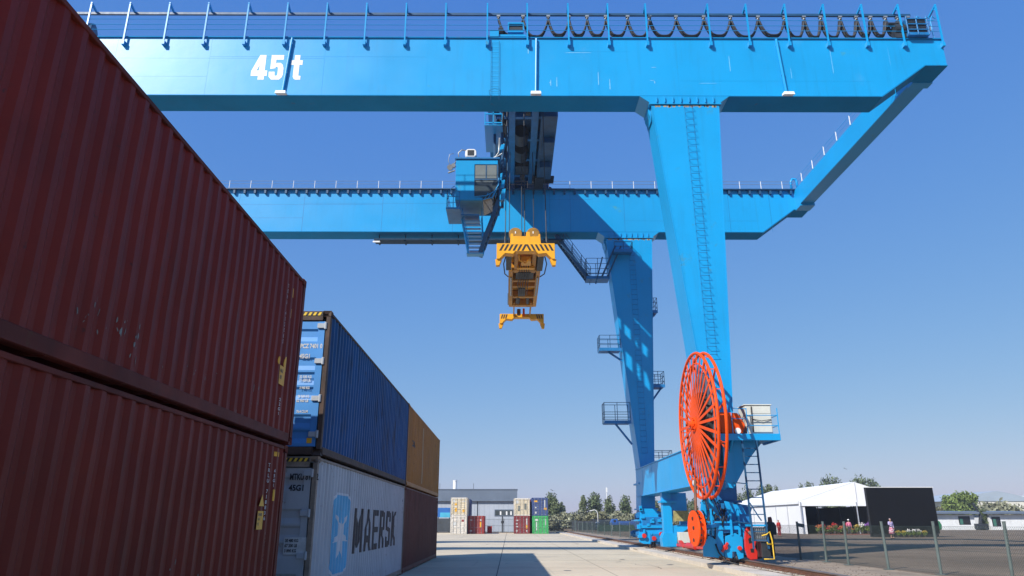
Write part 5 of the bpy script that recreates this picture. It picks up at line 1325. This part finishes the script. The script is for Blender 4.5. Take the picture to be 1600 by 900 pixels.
def shed(label, x0, x1, y, door):
    t = thing('prefab_shed', label, 'shed', ((x0+x1)/2,y,.2), world=True, group='white sheds behind the lot')
    m = MB(); m.box(x0,x1,y,y+7,.2,3.1); m.build('wall', M['wall_w'], t)
    m = MB(); x = x0+.05
    while x < x1-.1: m.box(x,x+.10,y-.03,y-.001,.25,3.05); x += .28
    m.build('cladding_rib', M['wall_w'], t)
    m = MB(); m.prism([(y-1.0,3.25),(y+7.4,3.25),(y+7.4,3.9),(y-1.0,3.62)],'x',x0-.6,x1+.6); m.build('roof', M['roof_g'], t)
    f_ = MB().box(door[0],door[1],y-.06,y-.032,door[2],door[3]).build('opening', M['black'], t)
    MB().box(door[0]+.2,door[0]+.8,y-.09,y-.07,door[2]+.05,door[3]-.4).build('pane', surface('green_glass', (.05,.16,.12), .2, .1, 1), f_)
shed('white ribbed shed with a dark opening, nearer the black screen', 84.5, 92.5, 150, (89.3,91.6,1.2,2.8))
shed('white ribbed shed with slanted green window at the right edge', 95.5, 104, 150, (95.9,97.6,.9,2.7))
m = MB(); m.bar((92.9,149.5,.2),(93.6,149.5,3.0),.5,.5); m.bar((93.6,149.5,2.8),(92.6,149.5,5.0),.30,.34); m.cyl((92.6,149.5,5.05),(1,0,0),.25,.3,12); m.box(92.2,94.4,149,150.2,.45,1.4)
for x in (92.5,94.1): m.cyl((x,149.1,.55),(0,1,0),.38,.3,16)
tag(m.build('telehandler', M['steel_dark'], bevel=.04), 'dark machine with raised arm standing between the two white sheds', 'loader')
r_ = [((0,0,1.6),(1.0,.9,1.5)),((.5,.2,2.6),(.6,.6,.9))]
b_ = tree('dark_bush', 'dark conical bush in the gap between the white sheds', 'shrub', r_, 1500, .22, LM[1], 1.5, .08, [], 91, None); b_.location = (94.9,151,.2); b_.scale = (.8,.8,1.2)
gt = thing('green_bundle', 'rounded green bundle with a white patch left of the first white shed', 'bundle', (82.2,146,.2), world=True)
m = MB(); m.prism([(80.9,.25),(83.5,.25),(83.6,1.2),(83.3,1.9),(82.2,2.15),(81.1,1.9),(80.8,1.2)],'y',146,147.4); m.build('cover', surface('green_tarp', (.02,.16,.06), .6, .2, 1), gt, bevel=.25, seg=3)
MB().prism([(81.8,1.0),(82.9,1.0),(82.8,1.6),(82.0,1.6)],'y',145.93,145.99).build('patch', M['white'], gt)
hl = thing('event_hall', 'far cream hall with shallow grey pointed roof at the right', 'hall', (204,315,0), world=True)
MB().box(188,222,315,350,0,10.0).build('wall', M['hallcream'], hl)
MB().prism([(184,10.05),(226,10.05),(222,10.6),(212,13.0),(206,14.2),(200,13.4),(190,10.9)],'y',314.7,352).build('roof', surface('pale_blue_grey_roof', (.36,.42,.48), .5, .06, .1), hl)
bs = thing('blue_shed', 'distant blue shed with white roof at the right edge', 'shed', (235,330,0), world=True)
MB().box(219,262,330,350,0,11.6).build('wall', surface('dusty_blue_cladding', (.10,.20,.36), .6, .06, .1), bs)
MB().prism([(328,11.62),(352,11.62),(352,13.4),(328,12.6)],'x',217,264).build('roof', M['wall_w'], bs)

# ------------------------------------------------------------------ marquee, screen and what stands before them
M['canvas'] = surface('white_marquee_canvas', (.80,.81,.83), .6, .03, .3, bump=.15, bump_scale=1.2, spec=.3)
M['alu'] = surface('aluminium_pole', (.55,.57,.6), .4, .1, 2, metal=.5)
tx0, tx1, ty0, ty1, te, tp, tg = 38.7, 53.9, 100., 132., 4.35, 6.85, .2
tm = (tx0+tx1)/2
tent = thing('marquee_tent', 'large white marquee with open dark front and peaked roof beyond the lot', 'tent', (tm,116,tg), world=True)
m = MB()
for (xa, za, xb, zb_) in ((tx0-.2,te,tm,tp),(tm,tp,tx1+.2,te)):
    n = 6
    for i in range(n):
        ya = ty0-.15+(ty1-ty0+.3)*i/n; yb = ty0-.15+(ty1-ty0+.3)*(i+1)/n
        m.add([(xa,ya,za),(xb,ya,zb_),(xb,yb,zb_),(xa,yb,za)], [(0,1,2,3)])
m.add([(tx0-.2,ty0-.15,te),(tx0-.2,ty1,te),(tx0-.2,ty1,te-.35),(tx0-.2,ty0-.15,te-.35)], [(0,1,2,3)])
m.sheet('roof', M['canvas'], tent)
m = MB()
m.hexa([(tx0-.18,ty0-.16,te-.02),(tx1+.18,ty0-.16,te-.02),(tm,ty0-.16,tp-.03)], [(tx0-.18,ty0-.10,te-.02),(tx1+.18,ty0-.10,te-.02),(tm,ty0-.10,tp-.03)])
m.box(tx0-.18,tx1+.18,ty0-.2,ty0-.165,te-.62,te-.021)
m.build('gable_panel', M['canvas'], tent)
m = MB(); m.box(tx0,tx0+.05,ty0,ty1,tg,te-.36); m.build('side_wall', M['canvas'], tent)
m = MB(); m.box(tx1-.05,tx1,ty0,ty1,tg,te-.36); m.build('side_wall', M['canvas'], tent)
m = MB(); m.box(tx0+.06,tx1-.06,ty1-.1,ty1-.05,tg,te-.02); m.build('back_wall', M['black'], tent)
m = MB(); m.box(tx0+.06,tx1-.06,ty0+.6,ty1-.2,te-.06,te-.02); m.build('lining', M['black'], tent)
m = MB(); m.box(tx0-.02,tx0+.62,ty0-.05,ty0,tg,te-.62); m.build('front_flap', M['canvas'], tent)
for x in (tx0,tm-.15,tm+4.5,tx1):
    MB().box(x-.07,x+.07,ty0-.3,ty0-.21,tg,te-.1).build('pole', M['alu'], tent)
for y in (104.5,109,114,119,124):
    MB().box(tx0-.10,tx0-.02,y-.06,y+.06,tg,te-.1).build('pole', M['alu'], tent)
for i, x in enumerate((41.5,44.3,47.4,49.5)):
    m = MB().box(x,x+.1,108,108.1,tg,te-.1); m.build('pole', M['steel_dark'], tent)
m = MB().tube([(tm,ty0-.23,tp-.1),(tm,ty0-.23,te-.1)],.03,5); m.build('peak_line', M['alu'], tent)
led = thing('led_screen', 'big blank black screen on a stand in front of the white marquee', 'screen', (41.8,80,.2), world=True)
MB().box(38.2,45.45,80,80.35,.55,5.22).build('housing', M['black'], led, bevel=.02)
MB().box(38.27,45.38,79.98,79.998,.62,5.15).build('display', surface('blank_display', (.006,.006,.007), .55, .1, 1, spec=.2), led)
MB().box(38.4,45.3,80.05,80.8,.21,.548).build('base', M['black'], led)
m = MB()
for x in (39.2,41.8,44.4): m.bar((x,80.4,4.6),(x,82.3,.25),.1,.1); m.box(x-.05,x+.05,80.36,82.4,.21,.3)
m.build('stand', M['alu'], led)
MB().box(38.15,45.5,79.97,80.37,5.225,5.29).build('top_edge', M['white'], led)
struct(MB().box(40.2,50.5,97.3,99.2,.2,.215).build('carpet', M['red'])) 
# potted flowers
POT = surface('dark_plant_pot', (.05,.04,.035), .7, .2, 3)
FC = [surface(n, c, .6, .2, 4) for n, c in (('red_petals',(.42,.035,.035)),('orange_petals',(.48,.14,.04)),('yellow_petals',(.50,.36,.06)),('white_petals',(.75,.72,.70)),('pink_petals',(.48,.13,.22)),('purple_petals',(.28,.12,.40)))]
def flower_proto(col, sd, tall):
    t = thing('potted_flowers', 'x', 'potted plant', (0,0,-50), 'potted flowers set out before the tent and screen')
    MB().tube([(0,0,0),(0,0,.28)], .13, 12, r2=.18).build('pot', POT, t)
    r = random.Random(sd)
    crown_mesh([((0,0,.28+tall*.4),(.30,.30,tall*.5)),((.12,.05,.3+tall*.6),(.22,.22,tall*.35))], 260, .10, sd).sheet('foliage', LM[3], t)
    crown_mesh([((0,0,.40+tall*.7),(.34,.34,tall*.34))], 130, .075, sd+1).sheet('blossom', FC[col], t)
    return t
fps = [flower_proto(0,1,.55), flower_proto(1,2,.5), flower_proto(2,3,.5), flower_proto(3,4,.7), flower_proto(4,5,.9), flower_proto(5,6,.7)]
CN = ['red','orange','yellow','white','pink','purple']; fused = set()
fl = []
for i in range(8): fl.append((40.2+.5*i, 98.4-.1*(i % 3), 0 if i % 3 else 1))
for i in range(6): fl.append((44.2+.7*i, 97.9-.15*(i % 2), (1,2,3,5,0,4,3,1)[i]))
for i in range(6): fl.append((40.6+.55*i, 79.2-.05*(i % 2), (2,2,3,3,3,2)[i]))
cnt = {}
place = lambda x, y: ('below the black screen' if y < 85 else 'at the left of the tent opening' if x < 42 else 'in the row crossing the tent opening' if x < 44.3 else 'at the right of the tent opening')
for i, (x, y, k) in enumerate(fl):
    key = (k, place(x,y)); n = cnt[key] = cnt.get(key, 0)+1
    lab = 'pot of '+CN[k]+' flowers '+place(x,y)
    if k not in fused: fused.add(k); o = fps[k]; o.location = (x,y,.2); o['label'] = lab; o.scale = (.72,.72,.72) if y < 85 else (1.15,1.15,1.3)
    else: o = dup(fps[k], (x,y,.2), i*1.3, ((.72,.72,.72) if y < 85 else (1.15,1.15,1.15+.35*math.sin(i*2.1))), lab)
    o['group'] = CN[k]+' flower pots '+place(x,y)
pt = tree('potted_tree', 'leafy potted plant as tall as a person right of the tent pole', 'potted plant', [((0,0,1.3),(.5,.5,.7)),((.1,.1,1.9),(.35,.35,.45))], 900, .14, LM[3], 1.2, .04, [], 55, None); pt.location = (48.2,97,.2)
# people
SKIN = surface('skin', (.42,.25,.17), .55, .08, 8)
def skin_obj(name, chains, mat, parent, sub=2):
    vs = []; es = []; rs = []; idx = {}
    def key(p): return tuple(round(c, 4) for c in p)
    for ch in chains:
        prev = None
        for (p, r_) in ch:
            k = key(p)
            if k not in idx: idx[k] = len(vs); vs.append(p); rs.append(r_)
            if prev is not None and prev != idx[k]: es.append((prev, idx[k]))
            prev = idx[k]
    me = bpy.data.meshes.new(name); me.from_pydata(vs, es, []); me.update()
    o = bpy.data.objects.new(name, me); COL.objects.link(o)
    md = o.modifiers.new('skin', 'SKIN'); md.use_smooth_shade = True
    for i, sv in enumerate(me.skin_vertices[0].data): sv.radius = rs[i] if isinstance(rs[i], tuple) else (rs[i], rs[i]); sv.use_root = (i == 0)
    sb = o.modifiers.new('sub', 'SUBSURF'); sb.levels = sub; sb.render_levels = sub
    bpy.context.view_layer.update()
    m2 = bpy.data.meshes.new_from_object(o.evaluated_get(bpy.context.evaluated_depsgraph_get()))
    bpy.data.objects.remove(o)
    return link(name, m2, mat, parent, smooth=True)
def person(label, loc, rz, top, legs, hair, h=1.72, arm=0, skirt=False, hat=None):
    k = h/1.75; t = thing('person', label, 'person', loc); t.rotation_euler = (0,0,rz)
    P = lambda x, y, z: (x*k, y*k, z*k)
    hip = (P(0,0,.96), .105); sp_ = (P(0,.01,1.16), .10); ch = (P(0,.0,1.36), .125); nk = (P(0,0,1.49), .05); hd_ = (P(0,-.015,1.56), .065); hm = (P(0,-.02,1.645), .082); ht = (P(0,-.01,1.72), .06)
    chains = [[hip, sp_, ch, nk, hd_, hm, ht]]
    arms = []; lg = []
    for s_ in (-1, 1):
        sh_ = (P(s_*.175,0,1.41), .058)
        if arm == s_: el, wr, hnd = (P(s_*.27,-.10,1.20), .042), (P(s_*.26,-.30,1.22), .030), (P(s_*.255,-.36,1.23), .032)
        else: el, wr, hnd = (P(s_*.235,.03,1.13), .042), (P(s_*.245,-.04,.90), .029), (P(s_*.245,-.055,.83), .032)
        chains.append([ch, sh_, el, wr, hnd]); arms.append((ch, sh_, el, wr))
        d_ = (Vector(hnd[0])-Vector(wr[0])).normalized(); side = Vector((0,1,0)) if abs(d_.z) > .5 else Vector((1,0,0))
        for q, ln in enumerate((.062,.075,.072,.055)):
            b0 = Vector(hnd[0])+side*(q-1.5)*.019; b1 = b0+d_*ln*.6; b2 = b0+d_*ln+Vector((-s_*.012,0,-.006))
            chains.append([hnd, (tuple(b0+d_*.025), .0095), (tuple(b1+d_*.02), .0085), (tuple(b2), .0075)])
        tb = Vector(wr[0])+d_*.03
        chains.append([wr, (tuple(tb-side*.03), .010), (tuple(tb-side*.045+d_*.03), .0085)])
        hp = (P(s_*.095,0,.90), .088); kn = (P(s_*.10,-.015,.50), .058); an = (P(s_*.10,.02,.09), .040); to = (P(s_*.115,-.13,.035), .038)
        chains.append([hip, hp, kn, an, to]); lg.append((hip, hp, kn, an))
    b = skin_obj('body', chains, SKIN, t)
    g = lambda q, a: (q[0], q[1]+a)
    skin_obj('shirt', [[g(hip,.03), g(sp_,.03), g(ch,.022), (P(0,0,1.455), .065)]]+[[g(ch,.022), g(a[1],.016), g(a[2],.016), (a[3][0], .040)] for a in arms], top, t)
    if skirt:
        m = MB(); m.tube([P(0,0,1.02), P(0,0,.75), P(0,-.01,.42)], .135*k, 18, r2=.26*k); m.build('skirt', legs, t, smooth=True)
    else: skin_obj('trousers', [[(hip[0], .125)]+[(hip[0], .125), g(a[1],.022), g(a[2],.02), (a[3][0], .055)] for a in lg], legs, t)
    for s_ in (-1, 1):
        m = MB().tube([P(s_*.10,.06,.045), P(s_*.107,-.04,.045), P(s_*.116,-.15,.03)], .05*k, 8, r2=.038*k); m.build('shoe', M['black'], t, smooth=True)
    hr = [[(P(0,.03,1.60), .065), (P(0,.012,1.67), .088), (P(0,.0,1.735), .066)]]
    skin_obj('hair', hr, hair, t)
    m = MB()
    m.hexa([P(-.012,-.098,1.625),P(.012,-.098,1.625),P(0,-.10,1.66)], [P(-.014,-.118,1.622),P(.014,-.118,1.622),P(0,-.102,1.66)])
    m.build('nose', SKIN, t)
    m = MB()
    for s_ in (-1, 1): m.cyl(P(s_*.032,-.095,1.655), (0,1,0), .009, .012, 8)
    m.box(-.022*k,.022*k,-.100*k,-.092*k,1.592*k,1.598*k); m.build('face_features', M['ink'], t)
    m = MB()
    for s_ in (-1, 1): m.cyl(P(s_*.083,-.01,1.645), (1,0,.0), .026, .016, 10)
    m.build('ear', SKIN, t)
    if hat:
        m = MB(); m.tube([P(0,-.02,1.70), P(0,-.01,1.79)], .11*k, 16, r2=.085*k); m.cyl(P(0,-.05,1.705), (0,0,1), .15*k, .02*k, 18); m.build('hat', hat, t, smooth=False)
    return t
cl = lambda n, c: surface(n, c, .8, .12, 5)
person('person in red clothes standing in the lot just right of the crane ladder', (29.55,83,.2), R(20), cl('red_cloth',(.50,.03,.03)), cl('dark_red_cloth',(.30,.02,.025)), M['ink'], 1.75)
person('person in white cap and pink top standing before the tent opening', (41.3,92,.2), R(-15), cl('pink_cloth',(.60,.16,.28)), cl('charcoal_cloth',(.04,.04,.045)), M['ink'], 1.78, hat=M['white'])
person('person in lavender top and pink patterned skirt, arm held out, before the tent', (36.3,72,.2), R(10), cl('lavender_cloth',(.42,.36,.58)), surface('pink_patterned_cloth', (.55,.10,.20), .8, .2, 4, patches=(((.75,.68,.68), 9, .5, .55, 1, None),)), surface('pale_hair', (.45,.38,.45), .6), 1.85, arm=-1, skirt=True)
person('person in dark clothes standing under the tent edge behind the pink skirt', (42.2,82.5,.2), R(150), cl('navy_cloth',(.03,.035,.06)), M['ink'], M['ink'], 1.75)
# hooded meter post by the fence
mp = thing('meter_post', 'dark post carrying a hooded grey control box beside the yellow handrail of the crane', 'post', (12.2,35.5,.2), world=True)
MB().box(12.10,12.32,35.42,35.62,.2,1.18).build('post', M['black'], mp, bevel=.01)
MB().prism([(12.0,1.14),(12.46,1.14),(12.48,1.52),(12.40,1.70),(12.06,1.70),(11.99,1.52)],'y',35.36,35.68).build('control_box', M['steel_dark'], mp, bevel=.03)
MB().tube([(12.25,35.5,1.70),(12.25,35.5,1.86),(12.24,35.5,1.93)],.11,12,r2=.08).build('cap', surface('dull_red_cap', (.12,.02,.02), .6), mp)

# ------------------------------------------------------------------ vehicles, lamps, birds
TYRE = M['rubber']
def car(name, label, cat, loc, rz, paint, L=4.4, Hh=1.48, van=False, glass=None):
    t = thing(name, label, cat, loc); t.rotation_euler = (0,0,rz); w = .88
    if van: prof = [(-L/2,.35),(L/2,.35),(L/2,.95),(L/2-.25,1.15),(L/2-.95,Hh-.08),(L/2-1.15,Hh),(-L/2+.1,Hh),(-L/2,Hh-.2)]
    else: prof = [(-L/2,.32),(L/2,.32),(L/2,.70),(L/2-.15,.82),(L/2-1.1,.92),(L/2-1.9,Hh-.04),(L/2-2.3,Hh),(-L/2+.9,Hh-.03),(-L/2+.2,.98),(-L/2,.92)]
    b = MB().prism(prof,'y',-w,w).build('body', paint, t, bevel=.07, seg=2)
    for s_ in (-1, 1):
        if van: gp = [(L/2-1.0,1.15),(L/2-.45,1.15),(L/2-1.05,Hh-.18),(L/2-1.3,Hh-.18),(-L/2+.3,Hh-.18),(-L/2+.3,1.15)]
        else: gp = [(L/2-1.25,.95),(L/2-1.95,Hh-.10),(-L/2+1.0,Hh-.10),(-L/2+.5,.98)]
        MB().prism(gp,'y',s_*(w+.002),s_*(w+.012)).build('side_window', M['glass'], t)
        for x in (-L/2+.85, L/2-.85):
            q = MB().cyl((x,s_*(w-.09),.33),(0,1,0),.33,.22,22).build('wheel', TYRE, t); MB().cyl((x,s_*(w+.022),.33),(0,1,0),.19,.02,16).build('rim', M['alu'], q)
        MB().box(L/2-.03,L/2+.015,s_*.52,s_*.80,.66,.80).build('headlight', M['white'], t)
        MB().box(-L/2-.015,-L/2+.03,s_*.58,s_*.82,.74,.9).build('tail_light', M['red'], t)
    if van: MB().add([(L/2-.27,-w+.1,1.17),(L/2-.27,w-.1,1.17),(L/2-.92,w-.16,Hh-.12),(L/2-.92,-w+.16,Hh-.12)],[(0,1,2,3)]).build('windscreen', M['glass'], t)
    else: MB().add([(L/2-1.14,-w+.1,.96),(L/2-1.14,w-.1,.96),(L/2-1.84,w-.16,Hh-.08),(L/2-1.84,-w+.16,Hh-.08)],[(0,1,2,3)]).build('windscreen', M['glass'], t)
    for ob in t.children:
        if ob.name.startswith('windscreen'): ob.location.x += .02; ob.location.z += .015
    return t
car('parked_van','black van parked beyond the fence under the olive bush','van',(19.6,157,.2),R(12),M['black'],4.8,2.1,True)
car('parked_car','silver car parked left of the black van','car',(17.2,152,.2),R(60),surface('silver_car_paint',(.5,.52,.54),.3,.05,1,metal=.4),4.4,1.5)
bt = thing('flatbed_truck','blue truck with white load parked left of the far crane bogie','truck',(22.6,152,.2),world=True)
MB().prism([(20.2,.6),(21.7,.6),(21.7,2.3),(20.7,2.3),(20.3,1.6)],'y',151,153).build('cab', surface('truck_blue',(.02,.09,.32),.4,.1,1), bt, bevel=.06)
MB().box(21.75,25.6,151,153,.75,1.9).build('load_bed', surface('truck_side_blue',(.025,.08,.26),.5,.15,1), bt, bevel=.02)
MB().box(20.85,21.3,150.96,150.99,1.65,2.1).build('side_window', M['black'], bt)
for x in (20.9,23.6,24.7): MB().cyl((x,151.1,.62),(0,1,0),.42,.3,20).build('wheel', TYRE, bt)
MB().box(20.3,21.3,150.3,150.8,.25,1.15).build('white_crate', M['white'], bt) 
car('parked_car','maroon car parked at the right edge beside the white shed','car',(104.6,146,.2),R(180),surface('maroon_car_paint',(.12,.015,.02),.3,.05,1),4.4,1.5)
def lampost(label, x, y, z, h, arm):
    t = thing('street_lamp', label, 'street lamp', (x,y,z), world=True)
    pts = [(x,y,z),(x,y,z+h*.75)]+[(x-arm*(1-math.cos(a))*.5, y, z+h*.75+h*.25*math.sin(a)) for a in (R(30),R(60),R(90))]+[(x-arm,y,z+h*.97)]
    MB().tube(pts,.07,7).build('pole', M['white'], t, smooth=True)
    MB().box(x-arm-.35,x-arm+.05,y-.1,y+.1,z+h*.94,z+h*.98).build('lamp_head', M['white'], t)
lampost('white street lamp with curved arm beyond the fence left of the black van', 17.6,150,.2,3.8,1.2)
ms_ = thing('distant_mast','thin pale mast rising behind the rounded poplar','mast',(atd(950,300),315,0),world=True)
MB().tube([(atd(950,300),315,0),(atd(950,300),315,15.6)],.16,8).build('pole', M['white'], ms_); MB().box(atd(950,300)-.3,atd(950,300)+.3,314.7,315.3,13.6,15.4).build('antenna', M['white'], ms_)
def bird(label, u, v, d):
    c = Vector((atd(u,d), d*.951+((450-v)/1125)*0+d*0, 0)); 
    y = d/.951; z = topz(v, d)
    t = thing('flying_bird', label, 'bird', (atd(u,d), y, z))
    MB().tube([(-.16,0,0),(-.05,0,.01),(.12,0,.02),(.22,0,.03)],.05,7,r2=.02).build('body', M['ink'], t, smooth=True)
    for s_ in (-1,1): MB().add([(-.08,s_*.03,.02),(.08,s_*.03,.02),(.06,s_*.22,.10),(-.02,s_*.42,.06),(-.08,s_*.2,.09)],[(0,1,2,3,4)]).build('wing', M['ink'], t)
    t.rotation_euler = (.3,0,1.2)
bird('tiny dark bird in the sky above the poplars right of the containers', 864.5, 770.5, 95)
bird('tiny dark bird in the sky above the tent peak', 1335, 739, 95)

# ------------------------------------------------------------------ the hazy air of the afternoon
hz = MB().box(-900, 1100, -60, 1250, -1.6, 34).build('haze', None)
hz.data.materials.clear()
hm = bpy.data.materials.new('haze_air'); hm.use_nodes = True; hn = hm.node_tree; hn.nodes.clear()
pv = hn.nodes.new('ShaderNodeVolumePrincipled'); ho_ = hn.nodes.new('ShaderNodeOutputMaterial')
pv.inputs['Color'].default_value = (.80, .86, .95, 1); pv.inputs['Density'].default_value = .00045; pv.inputs['Anisotropy'].default_value = .2
hn.links.new(pv.outputs[0], ho_.inputs['Volume']); hz.data.materials.append(hm)
hz['kind'] = 'stuff'; hz['label'] = 'thin pale haze filling the air over the yard and towards the horizon'
hz.display_type = 'WIRE'
